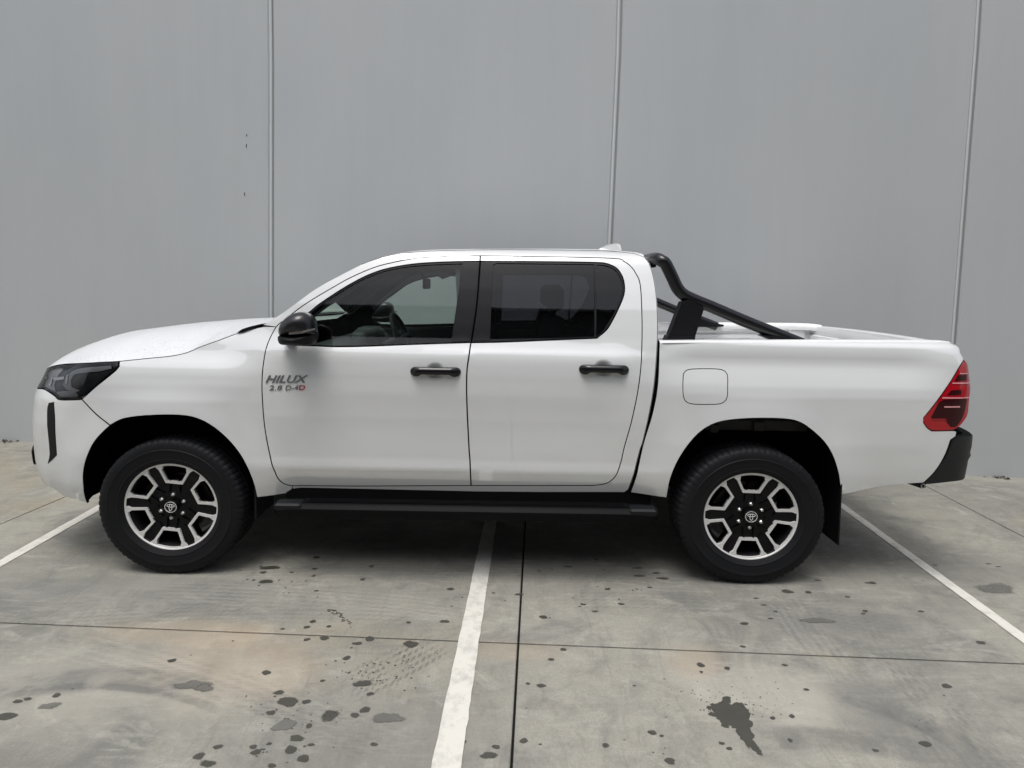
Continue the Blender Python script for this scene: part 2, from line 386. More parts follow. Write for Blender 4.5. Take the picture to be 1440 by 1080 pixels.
# =================================================================== GROUND
def ground_mat():
    m = bpy.data.materials.new('concrete_paving'); m.use_nodes = True; N = m.node_tree; L = N.links.new; b = N.nodes['Principled BSDF']
    tc = N.nodes.new('ShaderNodeTexCoord'); geo = N.nodes.new('ShaderNodeNewGeometry'); pos = geo.outputs['Position']
    def noise(scale, det=6, dis=0, sx=1, sy=1, rot=0, rough=.6):
        mp = N.nodes.new('ShaderNodeMapping'); mp.inputs['Scale'].default_value = (sx, sy, 1); mp.inputs['Rotation'].default_value = (0, 0, rot)
        n = N.nodes.new('ShaderNodeTexNoise'); n.inputs['Scale'].default_value = scale; n.inputs['Detail'].default_value = det
        n.inputs['Distortion'].default_value = dis; n.inputs['Roughness'].default_value = rough
        L(pos, mp.inputs['Vector']); L(mp.outputs[0], n.inputs['Vector']); return n.outputs[0]
    def rng_(x, a, b_, c=0, d=1):
        r = N.nodes.new('ShaderNodeMapRange'); r.interpolation_type = 'SMOOTHSTEP'
        for i, v in ((1, a), (2, b_), (3, c), (4, d)): r.inputs[i].default_value = v
        L(x, r.inputs[0]); return r.outputs[0]
    def mth(op, x, y=None):
        n = N.nodes.new('ShaderNodeMath'); n.operation = op
        for i, v in enumerate((x, y)):
            if v is None: continue
            if isinstance(v, (int, float)): n.inputs[i].default_value = v
            else: L(v, n.inputs[i])
        return n.outputs[0]
    def mix(f, a, c, blend='MIX'):
        n = N.nodes.new('ShaderNodeMix'); n.data_type = 'RGBA'; n.blend_type = blend
        L(f, n.inputs[0]) if not isinstance(f, (int, float)) else setattr(n.inputs[0], 'default_value', f)
        for i, v in ((6, a), (7, c)):
            if isinstance(v, tuple): n.inputs[i].default_value = (*v, 1)
            else: L(v, n.inputs[i])
        return n.outputs[2]
    big = noise(.55, 5, .4); c = mix(rng_(big, .36, .64), (0.217, 0.213, 0.186), (0.327, 0.319, 0.274))
    c = mix(rng_(noise(1.7, 8, 1.4, rough=.66), .46, .68, 0, .75), c, (0.152, 0.152, 0.142))
    c = mix(rng_(noise(2.4, 9, 2.2, 1, 1.6, .4, .7), .50, .72, 0, .7), c, (0.418, 0.408, 0.350))
    c = mix(rng_(noise(.9, 6, .8, rot=1), .54, .70, 0, .75), c, (0.289, 0.262, 0.189))
    # fine trowel arcs and brush streaks
    st = noise(14, 7, 1.2, .22, 1.3, .25); c = mix(rng_(st, .48, .70, 0, .30), c, (0.418, 0.412, 0.363))
    st = noise(11, 7, 1.8, 1.4, .25, -.5); c = mix(rng_(st, .52, .72, 0, .30), c, (0.137, 0.135, 0.124))
    c = mix(rng_(noise(1.1, 10, 3.0, rough=.72), .50, .66, 0, .45), c, (.16, .158, .145))
    c = mix(rng_(noise(28, 8, .6, rough=.75), .52, .72, 0, .35), c, (.44, .43, .38))
    c = mix(rng_(noise(160, 3), .3, .7, 0, .30), c, (.14, .138, .125))
    c = mix(rng_(noise(70, 4), .35, .75, 0, .22), c, (0.137, 0.135, 0.119))
    sx = N.nodes.new('ShaderNodeSeparateXYZ'); L(pos, sx.inputs[0])
    def blob(px, py, rx, ry, col_, amt, scale=4):
        nonlocal c
        g = ground(px, py); dx = mth('DIVIDE', mth('SUBTRACT', sx.outputs[0], float(g[0])), rx); dy = mth('DIVIDE', mth('SUBTRACT', sx.outputs[1], float(g[1])), ry)
        d = mth('SQRT', mth('ADD', mth('MULTIPLY', dx, dx), mth('MULTIPLY', dy, dy)))
        d = mth('ADD', d, mth('MULTIPLY', mth('SUBTRACT', noise(scale, 6, .5), .5), 1.3))
        c = mix(rng_(d, .35, 1.05, amt, 0), c, col_)
    blob(340, 930, .55, .33, (0.410, 0.329, 0.235), .42)
    blob(250, 890, .6, .14, (0.380, 0.307, 0.217), .35)
    blob(720, 915, .35, .1, (0.380, 0.307, 0.217), .3)
    blob(1175, 875, .5, .16, (0.137, 0.135, 0.131), .55)
    blob(1230, 1000, .22, .3, (0.160, 0.158, 0.150), .5)
    blob(1070, 975, .4, .25, (0.426, 0.412, 0.353), .5)
    blob(980, 930, .2, .15, (0.380, 0.307, 0.224), .35)
    blob(110, 960, .9, .35, (0.403, 0.389, 0.336), .4)
    blob(520, 1050, .6, .3, (0.182, 0.179, 0.161), .4)
    blob(1380, 800, .6, .3, (0.152, 0.150, 0.138), .4)
    blob(200, 830, 1.0, .22, (0.160, 0.160, 0.154), .4)
    def arc(px, py, rad, wd, a0, a1, amt, tread=0, dark=(0.091, 0.092, 0.089)):
        """curved tyre mark: a ring segment round a centre given by a photo pixel of its middle"""
        nonlocal c
        g = ground(px, py); am = (a0+a1)/2; cx, cy = g[0]-rad*math.cos(am), g[1]-rad*math.sin(am)
        dx = mth('SUBTRACT', sx.outputs[0], float(cx)); dy = mth('SUBTRACT', sx.outputs[1], float(cy))
        rr = mth('SQRT', mth('ADD', mth('MULTIPLY', dx, dx), mth('MULTIPLY', dy, dy)))
        band = rng_(mth('ABSOLUTE', mth('SUBTRACT', rr, rad)), wd*.35, wd*.62, 1, 0)
        ang = mth('ARCTAN2', dy, dx); da = mth('ABSOLUTE', mth('SUBTRACT', ang, float(am)))
        seg = rng_(da, abs(a1-a0)*.25, abs(a1-a0)*.5, 1, 0)
        f = mth('MULTIPLY', mth('MULTIPLY', band, seg), rng_(noise(6, 6, .6), .36, .6, .15, 1))
        if tread:
            rib = rng_(mth('SINE', mth('MULTIPLY', mth('SUBTRACT', rr, rad), 2*math.pi/.036)), -.5, .3)
            lug = rng_(mth('SINE', mth('MULTIPLY', mth('ADD', ang, mth('MULTIPLY', rr, .3)), 2*math.pi*rad/tread)), -.7, -.2)
            f = mth('MULTIPLY', f, mth('MULTIPLY', rib, lug))
        c = mix(mth('MULTIPLY', f, amt), c, dark)
    arc(150, 955, 1.1, .15, R(60), R(125), .5)
    arc(140, 965, 1.3, .04, R(58), R(120), .4)
    arc(1280, 1010, .55, .11, R(10), R(80), .45)
    arc(1170, 1040, 1.6, .12, R(70), R(100), .45)
    arc(560, 935, 4.0, .21, R(-48), R(-40), .55, .034)
    arc(1190, 960, 6, .20, R(172), R(188), .22, .04, (0.426, 0.420, 0.371))
    arc(1310, 985, 5, .24, R(160), R(176), .28, .05)
    arc(330, 860, 7, .18, R(84), R(104), .30, .045)
    arc(450, 840, 8, .2, R(76), R(92), .28, .045, (0.418, 0.412, 0.363))
    arc(300, 960, 9, .2, R(62), R(78), .22, .05)
    arc(1000, 850, 5, .18, R(72), R(98), .22, .05)
    arc(620, 800, 9, .16, R(80), R(100), .25, .05)
    L(c, b.inputs['Base Color'])
    L(rng_(noise(2.2, 5, .8), .3, .7, .52, .78), b.inputs['Roughness']); b.inputs['Specular IOR Level'].default_value = .35
    bp = N.nodes.new('ShaderNodeBump'); bp.inputs['Distance'].default_value = .003; bp.inputs['Strength'].default_value = .8
    L(noise(60, 10, rough=.7), bp.inputs['Height']); L(bp.outputs[0], b.inputs['Normal'])
    return m
M['ground'] = ground_mat()
gr = mesh('ground', [(-150, -150, -.05), (150, -150, -.05), (150, 150, -.05), (-150, 150, -.05)], [(0, 1, 2, 3)], mat('joint_bed', (.03, .03, .028), .9))
tag(gr, kind='structure')
# saw cuts: three run away from the camera, one runs across; slabs between them are raised pieces of their own
def line2(a, b): a = ground(*a)[:2]; b = ground(*b)[:2]; return a, (b-a)/np.linalg.norm(b-a)
J = line2((0, 875), (1440, 933)); Jm = line2((0, 875), (720, 898.5))
K = [line2((0, 737), (88, 700)), line2((719, 1080), (738, 745)), line2((1305, 685), (1440, 755))]
def isect(l1, l2):
    A = np.array([l1[1], -l2[1]]).T; t = np.linalg.solve(A, l2[0]-l1[0]); return l1[0]+l1[1]*t[0]
def along(l, y): t = (y-l[0][1])/l[1][1]; return l[0]+l[1]*t
def alongx(l, x): t = (x-l[0][0])/l[1][0]; return l[0]+l[1]*t
bnd = [lambda y: np.array([-40., y])]+[(lambda y, l=l: along(l, y)) for l in K]+[lambda y: np.array([40., y])]
GAPW = .005
def slab(x0f, x1f, corner_pts):
    p = np.array(corner_pts);
    if area(p) < 0: p = p[::-1]
    q = inset(p, GAPW); q2 = inset(p, GAPW+.004); k = len(p)
    V = [(*a, -.05) for a in q]+[(*a, -.003) for a in q]+[(*a, 0) for a in q2]
    Fc = [(i, (i+1) % k, k+(i+1) % k, k+i) for i in range(k)]+[(k+i, k+(i+1) % k, 2*k+(i+1) % k, 2*k+i) for i in range(k)]+[tuple(range(2*k, 3*k))]
    return mesh('slab', V, Fc, M['ground'], gr)
YB = 14.0
rowys = [None, 'J']
kx = []
J2 = (J[0]+np.array([0, -4.2]), J[1])
def corner(rowline, i):
    if i == 0: return alongx(rowline, -40.)
    if i == 4: return alongx(rowline, 40.)
    return isect(rowline, K[i-1])
rows_ = [(np.array([0., -60.]), np.array([1., 0.])), (np.array([0., -12.]), np.array([1., 0.])), J2, J, (np.array([0., 30.]), np.array([1., 0.]))]
for a, b_ in zip(rows_, rows_[1:]):
    for i in range(4):
        if b_ is rows_[-1]:
            far = [K[j][0]+K[j][1]*((30-K[j][0][1])/K[j][1][1]) for j in range(3)]
            c = [corner(a, i), corner(a, i+1), corner(b_, i+1), corner(b_, i)]
        else: c = [corner(a, i), corner(a, i+1), corner(b_, i+1), corner(b_, i)]
        if c[0][0] < c[1][0]-.1 and c[3][0] < c[2][0]-.1: slab(None, None, c)
# painted bay lines
def paint_mat():
    m = mat('road_paint', (.8, .79, .72), .6); N = m.node_tree; L = N.links.new; b = N.nodes['Principled BSDF']
    g = N.nodes.new('ShaderNodeNewGeometry'); n = N.nodes.new('ShaderNodeTexNoise'); n.inputs['Scale'].default_value = 9; n.inputs['Detail'].default_value = 9; n.inputs['Roughness'].default_value = .75
    L(g.outputs['Position'], n.inputs['Vector']); r = N.nodes.new('ShaderNodeValToRGB')
    r.color_ramp.elements[0].position = .36; r.color_ramp.elements[0].color = (.45, .445, .41, 1); r.color_ramp.elements[1].position = .52; r.color_ramp.elements[1].color = (.62, .61, .555, 1)
    L(n.outputs[0], r.inputs[0]); L(r.outputs[0], b.inputs['Base Color']); return m
M['road_paint'] = paint_mat()
def bay_line(a0, a1, b0, b1, label, ext0=0, ext1=0):
    """a0,a1: photo points of the left edge (near, far); b0,b1: of the right edge"""
    A0, A1, B0, B1 = (ground(*p)[:2] for p in (a0, a1, b0, b1)); n = 60; rr = np.random.RandomState(int(a0[0]+50))
    A0 = A0-(A1-A0)*ext0; B0 = B0-(B1-B0)*ext0; A1 = A1+(A1-A0)*ext1; B1 = B1+(B1-B0)*ext1
    V = []
    for i in range(n+1):
        t = i/n; a = A0+(A1-A0)*t; b = B0+(B1-B0)*t; u = (b-a)/np.linalg.norm(b-a)
        V += [(*(a+u*rr.normal(0, .0015)), .0035), (*(b+u*rr.normal(0, .0015)), .0035)]
    o = mesh('parking_line', V, [(2*i, 2*i+1, 2*i+3, 2*i+2) for i in range(n)], M['road_paint']); tag(o, label, kind='structure'); return o
bay_line((606, 1080), (681, 735), (648, 1080), (698, 735), 'white painted line running under the middle of the truck', .06, .35)
bay_line((0, 788), (133, 713.5), (0, 798), (133, 722), 'white painted line left of the front wheel', .3, .8)
bay_line((1440, 906), (1185, 716.5), (1440, 892), (1185, 708.5), 'white painted line right of the rear wheel', .3, .5)
# damp spots and drips on the concrete, traced one by one
M['damp'] = mat('damp_concrete', (.062, .060, .05), .4, var=.2, vscale=20, bump=.001, bscale=60)
M['damp_faint'] = mat('half_dry_concrete', (.135, .132, .118), .5, var=.25, vscale=12)
def soften(m):
    N = m.node_tree; L = N.links.new; b = N.nodes['Principled BSDF']; a = N.nodes.new('ShaderNodeAttribute'); a.attribute_name = 'wet'
    g = N.nodes.new('ShaderNodeNewGeometry'); n = N.nodes.new('ShaderNodeTexNoise'); n.inputs['Scale'].default_value = 90; n.inputs['Detail'].default_value = 5; L(g.outputs['Position'], n.inputs['Vector'])
    ad = N.nodes.new('ShaderNodeMath'); ad.operation = 'MULTIPLY_ADD'; ad.inputs[1].default_value = .7; L(n.outputs[0], ad.inputs[0]); sb = N.nodes.new('ShaderNodeMath'); sb.operation = 'SUBTRACT'; sb.inputs[1].default_value = .35
    L(a.outputs['Fac'], sb.inputs[0]); L(sb.outputs[0], ad.inputs[2])
    r = N.nodes.new('ShaderNodeMapRange'); r.interpolation_type = 'SMOOTHSTEP'; r.inputs[1].default_value = .12; r.inputs[2].default_value = .75; r.inputs[4].default_value = .93; L(ad.outputs[0], r.inputs[0])
    t = N.nodes.new('ShaderNodeBsdfTransparent'); mx = N.nodes.new('ShaderNodeMixShader'); L(r.outputs[0], mx.inputs[0]); L(t.outputs[0], mx.inputs[1]); L(b.outputs[0], mx.inputs[2]); L(mx.outputs[0], N.nodes['Material Output'].inputs['Surface'])
soften(M['damp']); soften(M['damp_faint'])
def spot_mesh(ring, m, z, peak=1.0, inner=.72):
    ring = np.array(ring)[:, :2]; n = len(ring); c = ring.mean(0); V = [(*p, z) for p in ring]+[(*(c+(p-c)*inner), z) for p in ring]+[(*c, z)]
    Fc = [(i, (i+1) % n, n+(i+1) % n, n+i) for i in range(n)]+[(n+i, n+(i+1) % n, 2*n) for i in range(n)]
    o = mesh('damp_spot', V, Fc, M[m], gr); at_ = o.data.attributes.new('wet', 'FLOAT', 'POINT')
    at_.data.foreach_set('value', [0.0]*n+[peak]*(n+1)); return o
nspot = [0]
def spot(px, py, rx, ry, m='damp', rough=.16, n=18, z=.0008, rs=None):
    nspot[0] += 1; z = z+nspot[0]*4e-6
    g = ground(px, py); gx = ground(px+rx, py); gy = ground(px, py+ry); ax = abs(gx[0]-g[0]); ay = abs(gy[1]-g[1]); rr = rs or rng
    ph = [rr.uniform(0, 6.28) for _ in range(5)]; V = []
    for i in range(n):
        a = 2*math.pi*i/n; k = 1+rough*sum(math.sin(a*(j+2)+ph[j])/(j+1.5) for j in range(5)); V.append((g[0]+ax*k*math.cos(a), g[1]+ay*k*math.sin(a), z))
    return spot_mesh(V, m, z, rr.uniform(.6, 1.1), .55)
SP = [(484/2, 298/2+780, 7, 3.5), (749/2, 332/2+780, 8, 4), (912/2, 235/2+780, 8, 4), (863/2, 239/2+780, 6, 2.5), (863/2, 204/2+780, 6, 2.5), (880/2, 188/2+780, 5, 3), (925/2, 202/2+780, 5, 2),
      (1040/2, 237/2+780, 8, 4), (1005/2, 250/2+780, 8, 3), (1155/2, 252/2+780, 12, 6), (975/2, 291/2+780, 7, 4), (907/2, 355/2+780, 5, 2.5), (1250/2, 188/2+780, 8, 3), (1149/2, 191/2+780, 4, 2),
      (1267/2, 97/2+780, 7, 2), (1020/2, 70/2+780, 5, 2), (1045/2, 33/2+780, 5, 2), (748/2, 76/2+780, 13, 3), (760/2, 37/2+780, 17, 3), (740/2, 50/2+780, 7, 2), (785/2, 388/2+780, 9, 5),
      (810/2, 414/2+780, 18, 8), (862/2, 414/2+780, 9, 4), (762/2, 445/2+780, 9, 4), (928/2, 453/2+780, 16, 10), (1020/2, 363/2+780, 17, 6), (998/2, 452/2+780, 8, 4), (1027/2, 437/2+780, 9, 5),
      (1042/2, 392/2+780, 8, 3.5), (869/2, 482/2+780, 6, 4), (835/2, 517/2+780, 13, 6), (818/2, 549/2+780, 10, 8), (875/2, 535/2+780, 6, 3), (853/2, 574/2+780, 11, 6), (765/2, 594/2+780, 9, 4),
      (613/2, 541/2+780, 8, 4), (560/2, 567/2+780, 11, 6), (585/2, 588/2+780, 16, 6), (712/2, 541/2+780, 8, 4), (720/2, 556/2+780, 10, 5), (757/2, 532/2+780, 5, 2.5), (740/2, 548/2+780, 5, 2),
      (1052/2, 534/2+780, 7, 3), (159/2, 396/2+780, 7, 4), (50/2, 413/2+780, 8, 3.5), (78/2, 406/2+780, 7, 3.5), (18/2, 455/2+780, 16, 7), (655/2, 243/2+780, 2.5, 1), (537/2, 283/2+780, 2, 1), (795/2, 209/2+780, 4, 1.5),
      (1375/2, 565/2+780, 16, 6), (1395/2, 541/2+780, 7, 3.5), (1305/2, 527/2+780, 5, 3), (820/2, 50/2+780, 4, 1.2), (885/2, 40/2+780, 5, 1.5), (882/2, 60/2+780, 4, 1.5), (890/2, 102/2+780, 4, 1.2), (797/2, 108/2+780, 2, .8),
      (813/2, 108/2+780, 2, .8), (890/2, 8/2+780, 7, 2), (204/2, 378/2+780, 2.5, 1.2), (1300/2, 120/2+780, 2, 1), (1270/2, 145/2+780, 2, 1), (1388/2, 108/2+780, 3, 1.2), (1420/2, 130/2+780, 2, 1)]
SP2 = [(88, 176, 7, 3), (107, 178, 2, 1), (144, 267, 5, 2.7), (110, 295, 5, 2.5), (82, 369, 8, 4), (45, 363, 4, 2), (344, 369, 3, 1.5), (531, 311, 8, 4), (532, 330, 3, 2), (605, 320, 5, 3), (767, 311, 5, 2),
       (649, 259, 5, 2), (653, 194, 8, 2.4), (687, 123, 5, 1.2), (742, 160, 4, 1.4), (727, 180, 5, 1.2), (775, 104, 9, 3.5), (833, 106, 6, 2), (944, 119, 5, 1.2), (993, 159, 5, 2), (988, 166, 4, 1.4), (851, 187, 5, 2),
       (1319, 248, 8, 3), (1222, 370, 9, 4), (1162, 533, 9, 5.5), (1215, 397, 2, 1), (1136, 484, 2, 1), (828, 380, 5, 2.5), (733, 460, 5, 3), (787, 455, 5, 4), (590, 531, 5, 3), (611, 546, 5, 3), (421, 510, 4, 2),
       (394, 501, 9, 4), (444, 581, 10, 5.5), (263, 537, 7, 4), (33, 524, 7, 4.5), (80, 534, 3, 1.5), (316, 522, 3, 1), (1022, 551, 6, 2.5), (1145, 466, 1.5, 1), (782, 523, 4, 4), (269, 97, 5, 2), (307, 139, 6, 1.6),
       (200, 140, 5, 1.6), (233, 160, 6, 1.8), (190, 146, 3, 1), (387, 92, 4, 1.4), (358, 60, 9, 1.6), (353, 38, 9, 1.4), (405, 52, 6, 1.2), (424, 67, 11, 1.6), (238, 15, 4, 1), (157, 34, 7, 1.6), (77, 46, 3, 1), (113, 43, 3, 1),
       (860, 72, 5, 1.2), (1010, 80, 9, 1.8), (1014, 78, 5, 1.5), (1150, 160, 6, 1.4), (1340, 26, 4, 1), (1368, 34, 4, 1), (1190, 30, 4, 1.3), (1157, 74, 1.5, .8), (20, 112, 7, 2), (708, 142, 6, 1), (40, 433, 1.5, .8), (397, 557, 2, 1), (425, 560, 2, .8), (430, 545, 2, .8)]
for x, y, a, b in SP: spot(x, y, a, b)
for x, y, a, b in SP2: spot(x/2+720, y/2+780, a, b)
for k in range(46):                                               # chain of small drops and spatter
    t = k/46; spot(462+30*t+rng.normal(0, 3), 859+22*t*t+rng.normal(0, 1.5), rng.uniform(.8, 2.4), rng.uniform(.5, 1.1))
for cx, cy, s, n in ((500, 945, 26, 22), (545, 950, 30, 20), (405, 990, 30, 14), (465, 1008, 26, 14), (400, 1050, 34, 10), (560, 930, 26, 14), (390, 820, 30, 12), (880, 815, 50, 14)):
    for k in range(n): spot(cx+rng.normal(0, s), cy+rng.normal(0, s*.4), rng.uniform(.8, 2.6), rng.uniform(.6, 1.4))
for x, y, a, b in ((272, 964, 30, 9), (287, 968, 14, 7), (70, 993, 17, 6), (545, 1010, 24, 10), (400, 1020, 18, 10), (1400, 828, 34, 9), (1150, 873, 24, 5)): spot(x, y, a, b, 'damp_faint', .25, 26, .0006)
def splash():                                                     # the large spill: ragged body, tail and thrown drops
    def q(x, y): return ground(720+x/2, 780+y/2)
    body = [(555, 410), (572, 420), (585, 408), (600, 392), (612, 402), (618, 420), (640, 416), (662, 418), (658, 430), (676, 434), (664, 444), (680, 452), (668, 460), (678, 474), (676, 492), (682, 508), (684, 528), (696, 545), (708, 560), (704, 567), (688, 566), (680, 552), (666, 545), (650, 532), (640, 512), (628, 494), (612, 486), (598, 488), (588, 476), (574, 466), (560, 452), (544, 452), (556, 440), (540, 432), (556, 426)]
    r = np.array([q(*p)[:2] for p in body]); d = []
    for i in range(len(r)):
        a, b = r[i], r[(i+1) % len(r)]
        for j in range(3):
            t = j/3; d.append(a+(b-a)*t+rng.normal(0, .004, 2))
    n = len(d); a_ = np.array(d); a_ = a_ if area(a_) > 0 else a_[::-1]; q2 = inset(a_, .007); V2 = list(a_)+list(q2); E = [(i, (i+1) % n) for i in range(n)]
    vv, ee, ff = delaunay_2d_cdt([Vector((float(x), float(y))) for x, y in V2], E, [], 0, 1e-6)[:3]; qq = np.array([(v.x, v.y) for v in vv]); tr = np.array(ff); ok = inside(a_, qq[tr].mean(1))
    o = mesh('damp_spot', [(*p, .0011) for p in qq], [tuple(t) for t in tr[ok]], M['damp'], gr); at_ = o.data.attributes.new('wet', 'FLOAT', 'POINT')
    at_.data.foreach_set('value', [0.0 if np.min(np.sum((a_-p)**2, 1)) < 1e-10 else 1.1 for p in qq])
    for k in range(70):
        a = rng.uniform(-.6, math.pi+.4); rad = abs(rng.normal(0, 1))*60+40
        x = 615+math.cos(a)*rad*1.3; y = 440-math.sin(a)*rad*.7
        spot(720+x/2, 780+y/2, rng.uniform(.6, 1.8), rng.uniform(.4, .9))
splash()
# =================================================================== WALL
wa, wb = ground(0, 620)[:2], ground(1440, 672)[:2]; wu = (wb-wa)/np.linalg.norm(wb-wa); wn = np.array([wu[1], -wu[0]])   # wn points to the camera
def wall_x(px, py):                                               # photo pixel -> (distance along wall, height)
    d = ray(px, py); A = np.array([[wu[0], 0, -d[0]], [wu[1], 0, -d[1]], [0, 1, -d[2]]]); s = np.linalg.solve(A, CP-np.array([wa[0], wa[1], 0])); return s[0], s[1]
def wall_mat():
    m = mat('painted_wall', (.47, .49, .50), .62, spec=.3); N = m.node_tree; L = N.links.new; b = N.nodes['Principled BSDF']
    g = N.nodes.new('ShaderNodeNewGeometry')
    def noise(s, d, sc=(1, 1, 1)):
        mp = N.nodes.new('ShaderNodeMapping'); mp.inputs['Scale'].default_value = sc; L(g.outputs['Position'], mp.inputs[0])
        n = N.nodes.new('ShaderNodeTexNoise'); n.inputs['Scale'].default_value = s; n.inputs['Detail'].default_value = d; L(mp.outputs[0], n.inputs[0]); return n.outputs[0]
    r = N.nodes.new('ShaderNodeValToRGB'); e = r.color_ramp.elements; e[0].position = .3; e[0].color = (.455, .478, .49, 1); e[1].position = .7; e[1].color = (.485, .502, .508, 1)
    L(noise(.9, 4, (1, 1, .6)), r.inputs[0])
    r2 = N.nodes.new('ShaderNodeMapRange'); r2.inputs[1].default_value = .35; r2.inputs[2].default_value = .75; r2.inputs[3].default_value = 1.012; r2.inputs[4].default_value = .985
    L(noise(5, 5, (1.6, 1.6, .12)), r2.inputs[0])
    v = N.nodes.new('ShaderNodeVectorMath'); v.operation = 'SCALE'; L(r.outputs[0], v.inputs[0]); L(r2.outputs[0], v.inputs['Scale']); L(v.outputs[0], b.inputs['Base Color'])
    bp = N.nodes.new('ShaderNodeBump'); bp.inputs['Distance'].default_value = .0012; bp.inputs['Strength'].default_value = .5
    L(noise(260, 3), bp.inputs['Height']); L(bp.outputs[0], b.inputs['Normal']); return m
M['wall'] = wall_mat(); M['sealant'] = mat('joint_sealant', (.62, .64, .645), .5, bump=.001, bscale=60); M['sealant_dark'] = mat('joint_shadow_sealant', (.30, .31, .315), .6)  # bead coloured pale to paint the light caught by the joint's left edge
wall = empty('warehouse_wall', (float(wa[0]), float(wa[1]), 0)); wall.rotation_euler[2] = math.atan2(wu[1], wu[0])
tag(wall, 'plain grey precast concrete panel wall behind the white truck', 'wall')
def wx(px, ys): return np.mean([wall_x(x, y)[0] for x, y in zip(px, ys)])
seams = []
for (x0, y0, x1, y1) in ((381.5, 0, 381.5, 440), (874, 0, 858.5, 340), (1380, 0, 1343, 470)):
    a = wall_x(x0, y0); b = wall_x(x1, y1); seams.append((a, b))
def seam_at(k, z):
    (xa, za), (xb, zb) = seams[k]; zz = np.clip(z, min(za, zb)-1.5, 9); return xa+(xb-xa)*(zz-za)/(zb-za)
WH = 7.5
def sx_(k, z):
    if 0 <= k < 3: return seam_at(k, min(z, 3.6))
    sp = seam_at(2, 1.5)-seam_at(1, 1.5)
    return seam_at(0, 1.5)+sp*k if k < 0 else seam_at(2, 1.5)+sp*(k-2)
for k in range(-4, 7):
    zs = [-.05, .4, 1.2, 2.0, 2.8, 3.6, WH]; g = .021; ch = .012
    V = []; 
    for z in zs:
        a, b = sx_(k-1, z)+g, sx_(k, z)-g
        for (x, y) in ((a, .14), (a, .012), (a+ch, 0), (b-ch, 0), (b, .012), (b, .14)): V.append((x, y, z))
    Fc = [(i*6+j, i*6+j+1, i*6+j+7, i*6+j+6) for i in range(len(zs)-1) for j in range(5)]; Fc.append(tuple(range((len(zs)-1)*6, len(zs)*6)))
    mesh('wall_panel', V, Fc, M['wall'], wall)
    V = []; V2 = []
    for z in zs:
        c = sx_(k, z)
        for i in range(7):
            x = -g*1.0+i/6*(g*1.15); V.append((c+x, .004+.010*abs(i-2.4)/3.4, z))
        V2 += [(c-g-.004, .020, z), (c+g+.004, .020, z)]
    mesh('sealant_bead', V, [(i*7+j, i*7+j+1, i*7+j+8, i*7+j+7) for i in range(len(zs)-1) for j in range(6)], M['sealant'], wall, True)
    mesh('joint_filler', V2, [(2*i, 2*i+1, 2*i+3, 2*i+2) for i in range(len(zs)-1)], M['sealant_dark'], wall)
mk = mat('wall_scuff', (.06, .055, .05), .8)
for px, py, h, w_ in ((347, 190, 3, .8), (346.5, 205, 5, .8), (344, 273, 5, .9)):
    a = wall_x(px, py); s_ = .0063
    mesh('scuff_mark', [(a[0]-w_*s_, -.002, a[1]-h*s_/2), (a[0]+w_*s_*.6, -.002, a[1]-h*s_/2), (a[0]+w_*s_, -.002, a[1]+h*s_/2), (a[0]-w_*s_*.4, -.002, a[1]+h*s_/2)], [(0, 1, 2, 3)], mk, wall)
# leaf litter at the foot of the wall
lf = mat('dead_leaf', (.035, .028, .02), .8)
def litter(px, py, n, spread, sz, label):
    g = ground(px, py); b = MB(); rr = np.random.RandomState(int(px))
    for i in range(n):
        c = np.array([g[0]+rr.normal(0, spread), 0, 0]); c[1] = wa[1]+(c[0]-wa[0])*wu[1]/wu[0]-abs(rr.normal(.03, .02)); a = rr.uniform(0, 6.28); l = sz*rr.uniform(.5, 1.2)
        d = np.array([math.cos(a), math.sin(a), 0])*l; e = np.array([-math.sin(a), math.cos(a), 0])*l*.35; h = np.array([0, 0, l*rr.uniform(.2, .9)])
        o = c+np.array([0, 0, .004]); b.add([o-d, o-e+h*.4, o+d+h*.2, o+e+h], [(0, 1, 2, 3)])
    tag(b.build('leaf_litter', lf), label, 'leaf litter')
litter(8, 622, 14, .07, .028, 'small dark scrap of dead leaves at the foot of the wall, left edge of the photo')
litter(1408, 672, 12, .03, .024, 'small dark clump of dead leaves at the foot of the wall, right of the rear bumper')
litter(1388, 671, 3, .03, .012, 'tiny dark crumbs of debris at the foot of the wall just behind the rear bumper')
# building across the yard (what the truck's windows and flank mirror)
ob = empty('yard_building', (0, -11.2, 0)); tag(ob, 'long low grey building across the yard, reflected in the truck side windows', 'building')
b = MB(); b.box(-26, 26, -8, 0, 0, 9.3); b.build('wall', mat('yard_building_wall', (.16, .165, .16), .8, var=.15, vscale=.4), ob)
b = MB(); b.box(-26.3, 26.3, -8.3, .35, 9.3, 9.7); b.build('parapet', mat('yard_building_fascia', (.32, .33, .34), .5), ob)
dm = mat('roller_door', (.125, .13, .132), .5)
for i in range(6):
    b = MB(); x = -22+i*8.4; b.box(x, x+4, .003, .05, 0, 4.2)
    for k in range(20): b.box(x+.05, x+3.95, .05, .08, .05+k*.205, .05+k*.205+.12)
    b.build('roller_door', dm, ob)
